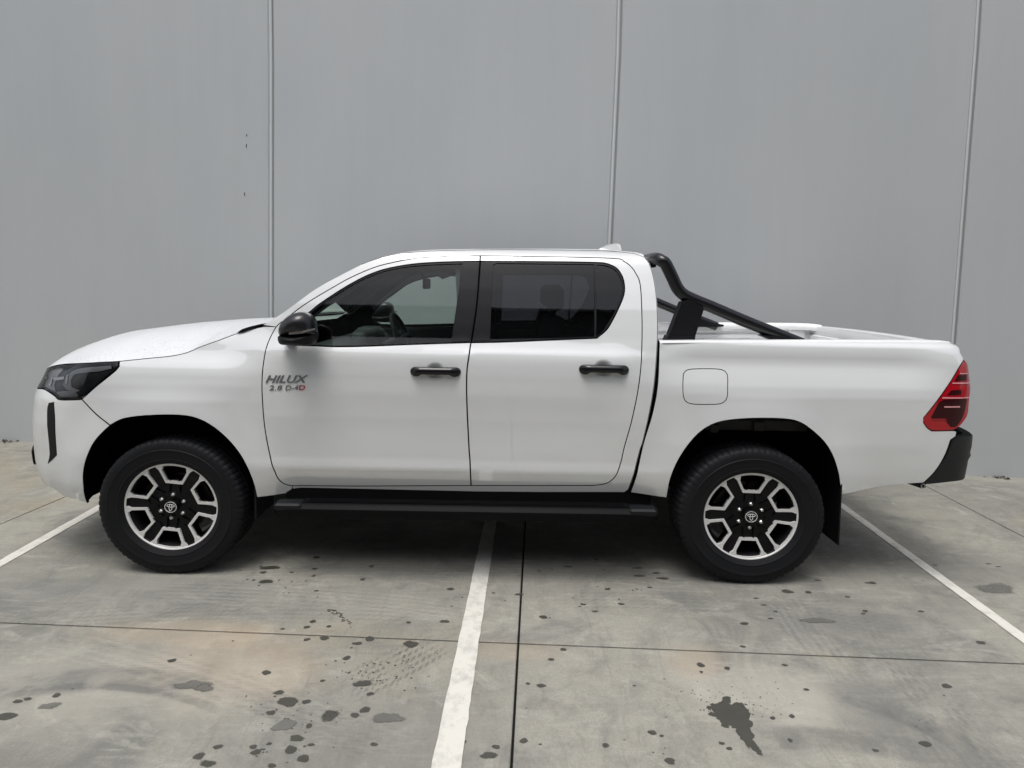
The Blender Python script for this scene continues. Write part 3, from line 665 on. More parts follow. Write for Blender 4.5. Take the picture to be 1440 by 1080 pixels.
# =================================================================== TRUCK
truck = empty('pickup_truck', (0, W2, 0))
tag(truck, 'white dual cab pickup truck with black sports bar, side step and mirrors, parked side on', 'pickup truck')
truck.location = (0, 0, 0)
PT = M['paint']
SEAM_F = [(675, 359.2), (638, 359.8), (603.6, 361.2), (577.6, 363.8), (543, 370.8), (520, 378), (490.8, 391), (464.7, 405.6), (447, 416), (430, 426.6), (415.5, 437), (401, 448.8), (388, 459.5), (376.7, 481.5), (370.5, 508), (368, 541),
          (370.5, 588), (374, 614), (380.5, 646), (386, 663), (391.5, 674), (400, 681), (411, 683.6)]
SEAM_B = [(500, 684), (600, 683.6), (662.5, 683.3)]
SEAM_M = [(661, 650), (659.5, 630), (656.5, 566), (656.5, 524), (659.5, 500), (662, 482.2)]       # between the doors, going up
SEAM_R = [(675.5, 359.2), (760, 360.5), (861.7, 362.8), (878, 367.5), (887, 374), (893.6, 382.8), (900.5, 399.5), (903, 441), (903, 485.6), (899.5, 535.6), (889.5, 588), (878, 630), (874, 648), (867.5, 667),
          (861, 675), (852, 680.5), (835, 683.2)]
BELT_F = [(662.7, 481.3), (582, 484), (512.8, 486.6), (471, 487.2), (443, 486), (412, 485)]
WTOP_F = [(408, 467), (421, 449), (435, 439), (447, 429), (464.7, 416.8), (490.8, 400.5), (516.8, 387), (542.8, 378), (577.6, 371.7), (610, 369), (650.5, 367.6), (674.8, 367.2)]
# ---- doors
C1 = dens(SEAM_F); C2 = dens([SEAM_F[-1]]+SEAM_B); C3 = dens([SEAM_B[-1]]+SEAM_M); C4 = dens(SEAM_R); C5 = dens([SEAM_R[-1], (750, 683.4), SEAM_B[-1]])
ic = min(range(len(C1)), key=lambda i: np.hypot(*(project(P(C1[i][1], C1[i][2]))-np.array([387.8, 459.6]))))
def deline(ol):
    out = []
    for p in ol:
        if not out or math.hypot(p[0]-out[-1][0], p[1]-out[-1][1]) > 1.2: out.append(p)
    return out
GAPD = .0038
fd = panel('front_door', C1+C2[1:]+C3[1:-1]+deline(BELT_F+WTOP_F), PT, truck, gap=GAPD, step=.014, corner=33)
BELT_R = [(662.5, 481.6), (704.4, 480.8), (786.7, 477.5), (839.4, 475.3)]
WR = [(853.3, 463.3), (862, 449), (870, 432.8), (876.5, 417), (878.3, 405), (875.6, 389.7), (867, 377), (853.3, 370.6), (840, 369), (760, 367.8), (696.4, 367.4), (675.4, 367.2)]
rd = panel('rear_door', C4+C5[1:]+C3[1:-1]+deline(BELT_R+WR), PT, truck, gap=GAPD, step=.014, corner=33)
# ---- black window surrounds and glass
gl_f = [(633.6, 480.5), (582, 482), (512.8, 484), (471, 484.6), (443, 483.6), (416, 482.5), (412, 468), (424, 450), (437, 441), (449, 431), (466.5, 419), (492, 403), (518, 389.8), (544, 381), (578, 375), (610, 372.6), (650, 371.2)]
gf = outline_sz(gl_f, 0, .014, 33)
dw = panel('window_surround', deline([(662.3, 481.4)]+BELT_F[1:]+WTOP_F+[(670.3, 427)]), M['satin'], fd, holes=[gf], off=-.002, gap=.0032, thick=.02, corner=33, step=.014)
panel('window_glass', None, M['glass'], fd, rings=inset(gf, -.012), off=-.010, gap=0, thick=.004, roll=0, skirt=M['glass'])
gl_r = [(689.4, 475.8), (786, 474.2), (835, 472.7), (835, 372.2), (760, 371.2), (698, 370.8), (694.4, 372.5)]
gl_q = [(839.5, 471.6), (845, 467.5), (859.5, 446), (867.5, 430), (873.8, 415), (875.3, 404), (872.5, 391.5), (865, 380), (852.5, 374), (839.5, 372.6)]
gr_, gq = outline_sz(gl_r, 0, .014, 33), outline_sz(gl_q, 0, .010, 50)
dw2 = panel('window_surround', deline([(663.2, 481.3)]+BELT_R[1:]+WR[:-1]+[(675.8, 367.4), (671, 427)]), M['satin'], rd, holes=[gr_, gq], off=-.002, gap=.0032, thick=.02, corner=33, step=.014)
panel('window_glass', None, M['privacy'], rd, rings=inset(gr_, -.010), off=-.010, gap=0, thick=.004, roll=0, skirt=M['satin'])
panel('quarter_glass', None, M['privacy'], rd, rings=inset(gq, -.004), off=-.010, gap=0, thick=.004, roll=0, skirt=M['satin'])
panel('pillar_cover', [(652.5, 369.5), (672.5, 369), (668, 427), (660.5, 480), (636.5, 480.6)], M['satin'], fd, off=.001, gap=.002, thick=.004, roll=.001)
panel('pillar_cover', [(678, 369), (694, 369), (689.5, 478.5), (665.8, 479.6), (673, 427)], M['satin'], rd, off=.001, gap=.002, thick=.004, roll=.001)
# ---- cab side frame
fr_top = [(369, 457), (382, 450), (410, 430.5), (443, 406.5), (485, 383.4), (516, 368.6), (554.4, 358.1), (596, 353.2), (665.5, 351.2), (745, 350.9), (842, 352), (870, 353.8), (892, 356.4)]
fr_rear = [(906, 361.5), (913.5, 372), (920.5, 399.4), (924.3, 441), (924.3, 478), (921.4, 524), (914.4, 574), (903, 624), (900, 632), (891, 667), (883, 689), (878, 692.5)]
cf = panel('cab_frame', fr_top+fr_rear+[(411, 693)]+C1[-1:]+C2[1:]+C5[::-1][1:]+C4[::-1][1:]+C1[:ic+1], PT, truck, gap=.0016, step=.014, corner=33)
# jamb behind the door gaps, coloured black for the shade inside them
jamb = [(369, 462), (384, 456), (412, 435), (443, 412), (485, 389), (515.5, 373.5), (554.4, 363), (596, 358), (665.5, 354.5), (745, 354), (870, 357), (897, 362), (911, 380), (918, 410), (920, 478), (915, 540), (895, 640), (882, 686), (409, 690), (385, 680), (366, 600), (366, 500), (374, 474)]
jh = [(640, 486), (560, 489), (471, 491), (440, 486), (420, 470), (440, 440), (470, 419), (520, 390), (578, 377), (648, 374)]
jh2 = [(694, 480), (836, 477), (848, 467), (866, 432), (873, 405), (862, 381), (848, 376), (700, 375)]
jb = panel('door_jamb', jamb, M['seal'], truck, holes=[outline_sz(jh, -.03, .03), outline_sz(jh2, -.03, .03)], off=-.030, gap=0, thick=.06, roll=0, grid=.06)
# ---- front guard
ARCH_F = [(122, 707.5), (117.5, 688), (116.7, 664.4), (122, 642), (133, 620), (153, 599), (172, 589), (200, 584.8), (241.7, 583.3), (269.4, 586), (291.7, 595), (314, 611.7), (333, 632.5), (347, 656), (357, 681), (361.5, 699.6)]
HOODS = [(166.7, 507.6), (208, 503.5), (241.7, 500), (264, 495), (283, 486.8), (308, 478)]
guard_ol = [(411, 693)]+C1[ic:][::-1]+[(368, 459.5)]
guard_ol += [(340, 466.5), (308, 478.4), (283, 487.2), (264, 495.4), (241.7, 500.4), (208, 503.9), (168, 508), (167.5, 515.3), (163.5, 520.5), (147, 534.2), (132.4, 546), (120.7, 556.6), (115.2, 561.5), (133.5, 580.6), (154.5, 597.6)]+ARCH_F[6:]
fg = panel('front_guard', guard_ol, PT, truck, gap=.0020, step=.014, corner=33)
# ---- bumper skin, wrapping across the front (to the centre line; mirrored for the far half)
SC = S_F
bump_ol = [(154, 598.2), (133, 581.2), (114.6, 562), (106, 562.6), (81.8, 562), (76.5, 557), (66, 550), (60, 547), (52.5, 546.2), ('s', -2.90, .965), ('s', -3.2, .93), ('s', SC, .93), ('s', SC, .38), ('s', -3.2, .38), ('s', -2.98, .385), ('s', -2.84, .39), (74, 686), (92, 699), (105.6, 703), (122, 707)]+[(117.5, 688), (116.7, 664.4), (122, 642), (133, 620)]
def bump_fn(s, z):
    # chamfered lower corner and recessed fog pocket
    return -.020*np.exp(-((s+2.62)/.05)**2)*sm(z, .62, .66)*(1-sm(z, .86, .92))
bp_ = panel('front_bumper', bump_ol, PT, truck, gap=.002, step=.014, corner=40, grid=.026, fn=bump_fn)
panel('corner_vent', [(68, 566.6), (75.6, 565), (77, 590), (77.8, 614), (79.6, 640), (74, 646), (66.7, 652.5), (69.4, 639), (67.5, 614), (66, 575.6)], M['black'], bp_, off=.002, gap=0, thick=.004, roll=.001, corner=40)
panel('fog_surround', [('s', -2.88, .59), ('s', -2.95, .615), ('s', -3.1, .615), ('s', -3.15, .53), ('s', -2.95, .495), ('s', -2.88, .51)], M['black'], bp_, off=.016, gap=0, thick=.03, roll=.003)
gri = panel('grille', [('s', -3.02, 1.045), ('s', SC, 1.05), ('s', SC, .62), ('s', -3.25, .62), ('s', -3.12, .9)], M['gloss_black'], truck, off=.006, gap=0, thick=.03, roll=.004)
# ---- hood: from the side seam up and over to the spine
S3 = P(*unproj([(61.5, 515.5), (83, 512.5), (111, 510.5), (140, 508.9)]+HOODS+[(333, 468.6), (352, 463.5), (368, 460)]).T)
side = unproj([(61.5, 515.5), (83, 512.5), (111, 510.5), (140, 508.9)]+HOODS+[(333, 468.6), (352, 463.5), (368, 460)])
zf = side[0, 1]
front_sz = [(SC+.002, zf+.0), (-3.45, zf), (-3.25, zf), (-3.1, zf), (-2.95, zf)]
allp = [np.array(p) for p in front_sz if p[0] < side[0, 0]-.08]+[p for p in side]
cv = np.array(catmull(allp, 6)); S3 = P(cv[:, 0], cv[:, 1])
def spine_z(x): return np.interp(x, [-2.87, -2.80, -2.70, -2.5, -2.2, -1.9, -1.6, -1.25, -1.1], [zf, zf+.08, zf+.125, 1.262, 1.304, 1.332, 1.348, 1.351, 1.351])
rows = []; nW = 26
x0s, x1s = S3[0][0], S3[-1][0]
for k in range(nW+1):
    wv = k/nW; rows.append([])
    for i, s in enumerate(S3):
        ax = -2.86+(-1.22+2.86)*((s[0]-x0s)/(x1s-x0s))**1.0; az = spine_z(ax); f = 1-(1-wv)**2.6
        bow = 0
        rows[-1].append((s[0]+(ax-s[0])*wv, s[1]+(W2-s[1])*wv, s[2]+(az-s[2])*f))
hood_half = rows
full = rows+[[(p[0], 2*W2-p[1], p[2]) for p in r] for r in rows[::-1][1:]]
hood = loft('bonnet', full, [M['paint_wet']], truck, flip=False)
# rolled lip along the hood edge
lip = [[(p[0], p[1]+.0, p[2]) for p in rows[0]], [(p[0]+.004, p[1]+.006, p[2]-.018) for p in rows[0]]]
loft('bonnet_lip', lip, M['seal'], truck, False)
# headlight: recessed housing, reflectors, clear cover
HL = [(52.3, 545.2), (56.5, 530), (61.5, 516.5), (66, 514.4), (83, 513.4), (111, 511.2), (140, 509.6), (166, 508.4), (166.6, 515), (162.8, 519.6), (146.2, 533.2), (131.6, 544.8), (120, 555.4), (113.6, 559.6), (106, 561.4), (81.8, 561), (77, 555.4), (66.5, 548.6), (60, 545.8)]
hl = panel('headlight', HL, M['lamp_black'], truck, off=-.028, gap=0, thick=.02, roll=0, corner=45, step=.010, skirt=M['lamp_black'])
panel('lamp_cover', HL, M['lens'], hl, off=-.002, gap=.002, thick=.026, roll=.002, corner=45, step=.010, skirt=M['lamp_black'])
panel('lamp_rim', HL, M['gloss_black'], hl, holes=[outline_sz([(57, 544.5), (61, 531), (66.5, 517.6), (83, 516), (111, 514), (140, 512.3), (160, 511.2), (161.5, 515), (144.2, 530.6), (129, 543), (117, 553.5), (110, 557.6), (104, 558.8), (84, 558.4), (78, 553), (67, 546.4)], 0, .01, 45)], off=-.0035, gap=.002, thick=.004, roll=.001, corner=45, step=.01)
panel('reflector_band', [(88, 541), (94, 529), (104, 521), (120, 517), (140, 515), (156, 514), (157, 518), (140, 522), (120, 524), (104, 527), (99, 534), (100, 544), (112, 549), (106, 551), (94, 548)], M['lamp_grey'], hl, off=-.018, gap=0, thick=.01, roll=.001, corner=45, step=.01)
panel('reflector_bowl', [(62, 540), (66, 524), (74, 518), (90, 517.5), (86, 522), (80, 530), (76, 541), (78, 551), (68, 546)], M['lamp_grey'], hl, off=-.02, gap=0, thick=.008, roll=.001, corner=45, step=.01)
panel('lower_bezel', [(82, 557.5), (79, 551), (92, 550), (106, 551.5), (110, 557), (104, 558.4)], M['lamp_grey'], hl, off=-.018, gap=0, thick=.008, roll=.001, corner=45, step=.01)
for ol in ([(76, 535.5), (90, 533), (89.4, 529.5), (74, 531)], [(60.5, 533), (65.5, 532.2), (65, 529.2), (60.5, 530)], [(91, 540), (93.5, 527.5), (96, 526), (94, 540)], [(68, 541), (72, 530), (74, 530), (70.5, 543)]):
    panel('reflector_chip', ol, M['chrome'], hl, off=-.012, gap=0, thick=.006, roll=.001, corner=30, step=.01)
# ---- wheel houses
def wheel_house(name, arch, xc, parent, depth=.46):
    sz = unproj(arch); p = P(sz[:, 0], sz[:, 1]); n = PNrm(sz[:, 0], sz[:, 1])
    # lip
    cvp = np.array(catmull(list(p), 4)); cn = np.array(catmull(list(n), 4)); rows = []
    for dY, dr in ((.0, 0), (.018, -.002), (.03, .015), (.12, .05), (depth, .05)):
        r = []
        for q in cvp:
            v = np.array([q[0]-xc, q[2]-ZW]); v /= np.linalg.norm(v)+1e-9; r.append((q[0]+v[0]*dr, q[1]+dY, q[2]+v[1]*dr))
        rows.append(r)
    o = loft(name, rows, M['well'], parent, True)
    b = rows[-1]; n0 = len(b); c = (xc, b[0][1], .2)
    o2 = mesh('wheel_house_back', [c]+b, [(0, i+1, i+2) for i in range(n0-1)], M['well'], parent)
    return o, o2
whf = wheel_house('wheel_house', ARCH_F, XWF, truck)
ARCH_R = [(937.5, 700), (941, 680), (946.7, 662), (957.8, 640), (973, 619), (989, 604), (1009, 594), (1035.6, 589.5), (1075.6, 588), (1109, 589.5), (1126.7, 594.4), (1144.4, 606.7), (1160, 622), (1171, 640), (1178.5, 662), (1181.5, 680), (1182.5, 696)]
whr = wheel_house('wheel_house', ARCH_R, XWR, truck)
# ---- bed side
TL = [(1356.4, 505.5), (1363.5, 512.6), (1365.6, 520.7), (1364.5, 539), (1363.5, 561.5), (1361.5, 582), (1355.4, 594), (1347, 602), (1341, 604.7), (1310.6, 605.3), (1304.4, 601), (1299.8, 594), (1299.8, 588), (1306.5, 579.8), (1320.7, 561.5), (1339, 535), (1351.3, 514.6)]
bed_ol = [(926.8, 481.2), ('s', 1.15, 1.300), ('s', 1.6, 1.300), ('s', 2.0, 1.300), ('s', 2.28, 1.296), (1341, 482), (1347, 486), (1351, 496), (1355, 504.6)]
bed_ol = [(927.5, 481.2), (1000, 480.6), (1100, 480.3), (1200, 480.3), (1300, 480.6), (1326, 481), (1340, 482.5), (1346, 486.5), (1350.5, 496), (1355.6, 504.8), (1350.6, 513.6), (1338.3, 534.3), (1320, 560.8), (1305.8, 579.2), (1299, 587.6), (1298.8, 594.4), (1303.6, 601.6), (1310.4, 606.3), (1341, 605.8), (1345.5, 607),
          (1344, 614), (1337, 618.5), (1329, 640), (1314.8, 663), (1299, 679), (1276, 680.5), (1249.6, 682.6), (1183.4, 696)]+ARCH_R[::-1][1:]+[(886.8, 692.8), (895.4, 667.4), (905, 624), (918.6, 578), (925.5, 535.6)]
fuel = [(960.8, 530), (961.3, 525.5), (964, 521.8), (969, 519.5), (980, 518.6), (992, 518.4), (1005, 518.6), (1015, 519.7), (1020, 522.2), (1022.8, 526.4), (1023.5, 533), (1023.5, 543), (1023.2, 555), (1021.5, 561.5), (1017.5, 566), (1011, 568.2), (1000, 568.8), (985, 568.8), (973, 568), (966.5, 566), (962.6, 562), (960.9, 555), (960.4, 543)]
bs = panel('bed_side', bed_ol, PT, truck, holes=[outline_sz(fuel, 0, .012, 60)], gap=.002, step=.014, corner=33)
fr = outline_sz(fuel, 0, .012, 60)
ff = panel('fuel_flap', None, PT, bs, rings=fr, gap=.0022, thick=.01, grid=.03)
panel('flap_recess', None, M['seal'], bs, rings=inset(fr, -.01), off=-.014, gap=0, thick=.002, roll=0)
# backing behind cab/bed gap, lower flank
gapb = panel('gap_shadow_panel', [(915, 470), (935, 484), (932, 560), (915, 640), (898, 690), (880, 690), (905, 600), (915, 520)], M['seal'], truck, off=-.05, gap=0, thick=.02, roll=0)
# ---- tail light
tl = panel('tail_light', TL, M['red'], truck, off=.003, gap=.001, thick=.03, roll=.004, corner=45, step=.010, grid=.02)
panel('lens_dark', [(1321, 566), (1329, 562.2), (1360, 561), (1356, 581), (1351, 592), (1344, 600.5), (1337, 600.5), (1328, 589), (1309, 588), (1316, 575)], M['dark_red'], tl, off=.0045, gap=0, thick=.002, roll=.0005, corner=40, step=.01)
panel('lens_dark', [(1347.5, 527.5), (1360, 527), (1359.5, 535), (1342.5, 536)], M['dark_red'], tl, off=.0045, gap=0, thick=.002, roll=.0005, corner=30, step=.01)
panel('lens_dark', [(1338, 549), (1352, 548), (1352, 555), (1332, 556)], M['dark_red'], tl, off=.0045, gap=0, thick=.002, roll=.0005, corner=30, step=.01)
for ol in ([(1350, 524.6), (1361, 524.4), (1361, 525.6), (1349.5, 526)], [(1340, 538), (1364, 537), (1364, 538.8), (1339, 539.6)], [(1326, 558.6), (1363, 558), (1363, 559.6), (1325, 560.4)], [(1328, 571.4), (1350, 571), (1350.5, 573), (1328, 573.2)], [(1312, 589), (1329, 588.6), (1332, 591.5), (1330, 591.3), (1328, 590.2), (1312, 590.4)]):
    panel('lens_rib', ol, M['pink'] if ol[0][1] < 585 else M['red'], tl, off=.006, gap=0, thick=.003, roll=.0005, corner=30, step=.01)
# ---- rear bumper corner
RB = [(1347.5, 614), (1350, 610), (1363.6, 610.4), (1364.8, 614.5), (1364.5, 630.7), (1361.5, 639), (1360.5, 647), (1357.4, 655), (1357.5, 668), (1353.3, 674.5), (1341, 677.6), (1320, 680.3), (1301.4, 682), (1299.5, 679.4), (1315.6, 663), (1330, 640), (1338, 619)]
SRr = S_R
rb_ol = [(1338, 619), (1345, 613.6), ('s', 2.50, .815), ('s', 2.8, .82), ('s', SRr, .82), ('s', SRr, .555), ('s', 2.8, .555), ('s', 2.56, .565), ('s', 2.50, .568), (1341, 677.6), (1320, 680.3), (1301.4, 682), (1299.5, 679.4), (1315.6, 663), (1330, 640)]
def rb_fn(s, z):
    return .008+.008*sm(s, 2.3, 2.5)-.008*np.exp(-((z-.725)/.008)**2)-.010*(1-sm(z, .68, .695))-.010*(1-sm(z, .50, .56))
rbm = panel('rear_bumper', rb_ol, M['bumper'], truck, off=.0, gap=.001, thick=.04, roll=.004, corner=40, fn=rb_fn, grid=.018)
# ---- sides mirrored to the far flank
for o in [x for x in list(truck.children) if x.type == 'MESH' and x.name.split('.')[0] not in ('bonnet', 'bonnet_lip')]:
    c = mirror_panel(o, truck)
    for ch in list(o.children): mirror_panel(ch, c)
# ---- roof, cab back, windscreen
def hermite_rows(S, T0, C, T1, n=14):
    rows = []
    for k in range(n+1):
        t = k/n; rows.append([tuple((2*t**3-3*t*t+1)*s+(t**3-2*t*t+t)*a+(-2*t**3+3*t*t)*c+(t**3-t*t)*b) for s, a, c, b in zip(S, T0, C, T1)])
    return rows
def sym(rows): return rows+[[(p[0], 2*W2-p[1], p[2]) for p in r] for r in rows[::-1][1:]]
top = np.array(catmull(list(unproj(fr_top+[(906, 361.5)])), 5)); S = P(top[:, 0], top[:, 1]); NH = 5*7; NW = 24
dz = P(top[:, 0], top[:, 1]+.004)-P(top[:, 0], top[:, 1]-.004); dz /= np.linalg.norm(dz, axis=1)[:, None]
n_ = len(S); idx = np.arange(n_); k_ = sm(idx, NH-12, NH+6)[:, None]; L0 = .30
T0 = dz*L0; T0[:, 0] *= .3; T0 = T0*k_+np.array([-.22, .9, .02])*(1-k_); T1 = np.tile([0, .9, 0], (n_, 1))
sil = [(330, 470), (382, 449.4), (410, 430), (443, 406), (485, 383), (515.5, 367.5), (554.4, 358.4), (596, 353.4), (665.5, 350.6), (760, 349.4), (842, 350.6), (870, 352.4), (892, 354.6), (907, 358.5), (940, 364)]
sx0_, sy0_ = zip(*sil); xs = S[:, 0]
Cz = CH+(S[:, 2]-CH)*np.where(S[:, 2] > CH, (D+W2)/(D+S[:, 1])*.965, 1.0); cx = xs-.12*(1-sm(idx, NH, NH+25))-.02
for it in range(12):
    Cc = np.stack([cx, np.full(n_, W2), Cz], 1); hr_ = hermite_rows(S, T0, Cc, T1); pj = project(np.array(hr_)[3:])       # rows x cols x 2
    lim = np.interp(pj[..., 0], sx0_, sy0_); viol = (pj[..., 1]-lim)                                                 # >0: below the silhouette line
    m_ = viol.min(0)
    adj = np.where(idx >= NH, m_, np.minimum(m_-1.0, 0)); Cz = Cz+adj*(D+W2)/F*.7
kk = np.exp(-np.linspace(-2, 2, 7)**2); kk /= kk.sum(); Cz = np.convolve(np.pad(Cz, 3, mode='reflect', reflect_type='odd'), kk, 'valid')
Cc = np.stack([cx, np.full(n_, W2), Cz], 1); hr_ = hermite_rows(S, T0, Cc, T1)
loft('roof', sym([r[NW:] for r in hr_]), M['paint_wet'], truck)
Sp = S[:NW+1]; ws = [[(p[0], p[1], p[2]-.003) for p in r[:NW+1]] for r in hr_]
loft('windscreen', sym(ws), M['screen'], truck)
cw = MB(); c0 = Sp[0]                                              # cowl panel below the windscreen
rows = [[(r[0][0], r[0][1], r[0][2]-.002) for r in sym(ws)], [(r[0][0]-.10, r[0][1], r[0][2]-.045) for r in sym(ws)], [(r[0][0]-.12, r[0][1], r[0][2]-.2) for r in sym(ws)]]
loft('cowl', rows, M['satin'], truck)
back = np.array(catmull(list(unproj(fr_rear)), 4)); Sb = P(back[:, 0], back[:, 1])
rows = []
nb_ = PNrm(back[:, 0], back[:, 1])
for (dx, dy) in ((0, 0), (.004, .006), (.008, .03), (.012, .08), (.02, .25), (.02, W2)):
    rows.append([(p[0]+dx, (p[1]+dy if dy < .9 else W2), p[2]) for p in Sb])
cb = loft('cab_back', sym(rows), PT, truck)
xbk = float(np.interp(1.5, Sb[::-1, 2], Sb[::-1, 0]))+.02; b = MB(); b.box(xbk-.003, xbk+.004, .42, 2*W2-.42, 1.36, 1.64, .002); b.build('rear_window', M['gloss_black'], truck)
# wiper arm seen at the base of the windscreen
wl = [sideY(x, y, .10) for x, y in ((333, 467.6), (340, 463), (350, 459.5), (367, 455.5), (362, 459), (350, 464), (341, 467.8))]
MB().prism(wl, 7, (0, .25, 0)).build('wiper_cowl_corner', M['black'], truck)
# ---- shark fin aerial
fin = MB(); base = on_plane(856, 352, 1, W2); xA, xB = sideY(834, 350, W2)[0], sideY(874, 350, W2)[0]
zt = sideY(858, 342.4, W2)[2]; zb = 1.82
prof_ = [(xA, .0, zb), (xA+.05, .012, zb+(zt-zb)*.5), (xA+.10, .010, zt-.004), (xA+.155, .008, zt), (xB-.012, .010, zt-.006), (xB, .014, zb)]
V = []; n = len(prof_)
for sgn in (-1, 1): V += [(x, W2+sgn*(.028 if i in (0, n-1) else .012)*1.0 if 0 < i < n-1 else W2+sgn*.03, z) for i, (x, t, z) in enumerate(prof_)]
fin.add(V, [tuple(range(n)), tuple(range(2*n-1, n-1, -1))]+[(i+1, i, i+n, i+1+n) for i in range(n-1)]).build('roof_aerial', PT, truck)
# =================================================================== BED INTERIOR
ZR = 1.306
xb0 = sideY(928, 481, .05)[0]+.01; xb1 = 2.33
def bed_inner():
    rows_top = MB()
    # rail cap: from the outer skin's top edge in to the bed wall
    ol = unproj([(928, 481.2), (1000, 480.6), (1100, 480.3), (1200, 480.3), (1300, 480.6), (1326, 481), (1337, 482)]); A = P(ol[:, 0], ol[:, 1])
    tap = np.zeros_like(A); tap[-1, 0] = -.01
    r = [A+np.array([0, -.0010, -.0045]), A+np.array([0, .0015, .0012]), A+np.array([0, .018, .006]), A+np.array([0, .05, .007]), A+tap*.8+np.array([0, .085, .004]), A+tap+np.array([0, .092, -.03]), A+tap+np.array([0, .092, -.045])]
    return A, [[tuple(p) for p in x] for x in r]
A, rws = bed_inner()
cap = loft('bed_rail', rws, M['bed'], truck); mirror_panel(cap, truck)
yi = A[0][1]+.092
zf_ = .93; zrail = lambda x: float(np.interp(x, A[:, 0], A[:, 2]))
def tbox(b, xa, xb, ya, yb_, za, dza, zb, dzb):      # box whose lower/upper faces may follow the rail: z = z0 or rail + dz
    q = lambda x, z, dz: (zrail(x)+dz) if z is None else z
    V = [(x, y, z) for x in (xa, xb) for (y, z) in ((ya, q(x, za, dza)), (yb_, q(x, za, dza)), (yb_, q(x, zb, dzb)), (ya, q(x, zb, dzb)))]
    b.add(V, [(0, 1, 2, 3), (7, 6, 5, 4), (0, 4, 5, 1), (1, 5, 6, 2), (2, 6, 7, 3), (3, 7, 4, 0)])
b = MB()
tbox(b, xb0, xb1, yi-.002, yi+.010, zf_, 0, None, -.02)
tbox(b, xb0, xb1-.17, yi+.010, yi+.030, None, -.055, None, -.028)
tbox(b, xb0, xb1-.17, yi+.010, yi+.024, None, -.115, None, -.085)
tbox(b, xb1-.2, xb1+.04, yi+.012, yi+.016, zf_, 0, None, -.03)
tbox(b, xb1-.16, xb1-.035, yi+.010, yi+.045, zf_, 0, None, -.040)
for k in range(4): tbox(b, xb0+.12+k*.30, xb0+.19+k*.30, yi+.010, yi+.020, zf_, 0, None, -.12)
bi = b.build('bed_wall', M['bed'], truck); mirror_panel(bi, truck)
b = MB(); b.box(xb0, xb1+.03, yi, 2*W2-yi, zf_-.02, zf_, 0)
for k in range(12): y = yi+.08+k*.125; b.box(xb0+.03, xb1-.03, y, y+.06, zf_, zf_+.012)
b.build('bed_floor', M['bed'], truck)
b = MB(); b.box(xb0-.0, xb0+.03, yi, 2*W2-yi, zf_, ZR-.03, .006); b.build('headboard', M['bed'], truck)
# tailgate
tg = empty('tailgate', (0, 0, 0), truck)
yt0, yt1 = .115, 2*W2-.115
def tgx(y): q = (y-W2)/(W2-.10); return 2.395+.05*(1-q*q)
rowsI = []; ys = np.linspace(yt0, yt1, 25)
zg = A[-1][2]-.006-1.292
prT = [(-.045, .82), (-.045, 1.262+zg), (-.042, 1.282+zg), (-.030, 1.292+zg), (-.006, 1.292+zg), (.006, 1.28+zg), (.0, 1.1), (-.01, .82)]
gb = MB(); kk = len(prT); V = [(tgx(y)+dx, y, z+.010*(1-((y-W2)/W2)**2)) for y in ys for dx, z in prT]
gb.add(V, [(i*kk+j, i*kk+(j+1) % kk, (i+1)*kk+(j+1) % kk, (i+1)*kk+j) for i in range(len(ys)-1) for j in range(kk)]+[tuple(range(kk)), tuple(range((len(ys)-1)*kk, len(ys)*kk))]).build('gate_skin', PT, tg, True, 40)
b = MB()
for (y0, y1) in ((yt0+.05, W2-.25), (W2-.2, W2+.2), (W2+.25, yt1-.05)):
    V = []
    xx = min(tgx(y0), tgx(y1))-.055
    b.box(xx-.004, xx+.02, y0, y1, .88, 1.235, .004)
b.build('gate_inner_panel', M['bed'], tg)
b = MB(); b.box(2.44, 2.47, W2-.14, W2+.14, 1.10, 1.17, .01); b.build('gate_handle', M['black'], tg)
# =================================================================== SPORTS BAR
sb = empty('sports_bar', (0, 0, 0), truck)
def at(Y): return lambda p: sideY(p[0], p[1], Y)
yb = .20
cpts = [(929, 365.5), (936, 371), (944.5, 388), (951.5, 403), (959, 412.5), (971, 419.5), (1000, 431.5), (1050, 452.8), (1100, 472.8), (1126, 483)]
side_path = [sideY(x, y, yb) for x, y in cpts]
p0 = side_path[0]; hoop = [np.array([p0[0]-.012, 2*W2-yb-.10, p0[2]+.012])]+[np.array([p0[0]-.012, y, p0[2]+.012]) for y in np.linspace(2*W2-yb-.2, yb+.2, 5)]+[np.array([p0[0]-.012, yb+.10, p0[2]+.012]), np.array([p0[0]-.009, yb+.05, p0[2]+.008]), np.array([p0[0]+.002, yb+.014, p0[2]-.002])]
mainp = catmull(side_path[1:], 6)
rb = .0345
c_start = side_path[1]
nearp = catmull([np.array([p0[0]-.012, yb+.30, p0[2]+.012]), np.array([p0[0]-.012, yb+.12, p0[2]+.012]), np.array([p0[0]-.006, yb+.035, p0[2]+.006]), np.array([p0[0]+.008, yb+.004, p0[2]-.006])]+side_path[1:], 6)
fn_ = [np.array([p[0], 2*W2-p[1], p[2]]) for p in nearp]
MB().tube([tuple(p) for p in nearp]+[], rb, 20).build('side_tube', M['tube'], sb, True, 50)
MB().tube([tuple(p) for p in fn_], rb, 20).build('side_tube', M['tube'], sb, True, 50)
MB().tube([(p0[0]-.012, y, p0[2]+.012) for y in np.linspace(yb+.29, 2*W2-yb-.29, 6)], rb, 20).build('cross_tube', M['tube'], sb, True, 50)
b = MB(); b.box(p0[0]-.03, p0[0]+.006, W2-.12, W2+.12, p0[2]-.045, p0[2]-.015, .006); b.build('brake_light', M['gloss_black'], sb)
b = MB(); b.box(p0[0]-.035, p0[0]-.0, yb+.10, yb+.34, p0[2]-.038, p0[2]-.018, .004); b.build('hoop_bracket', M['black'], sb); 
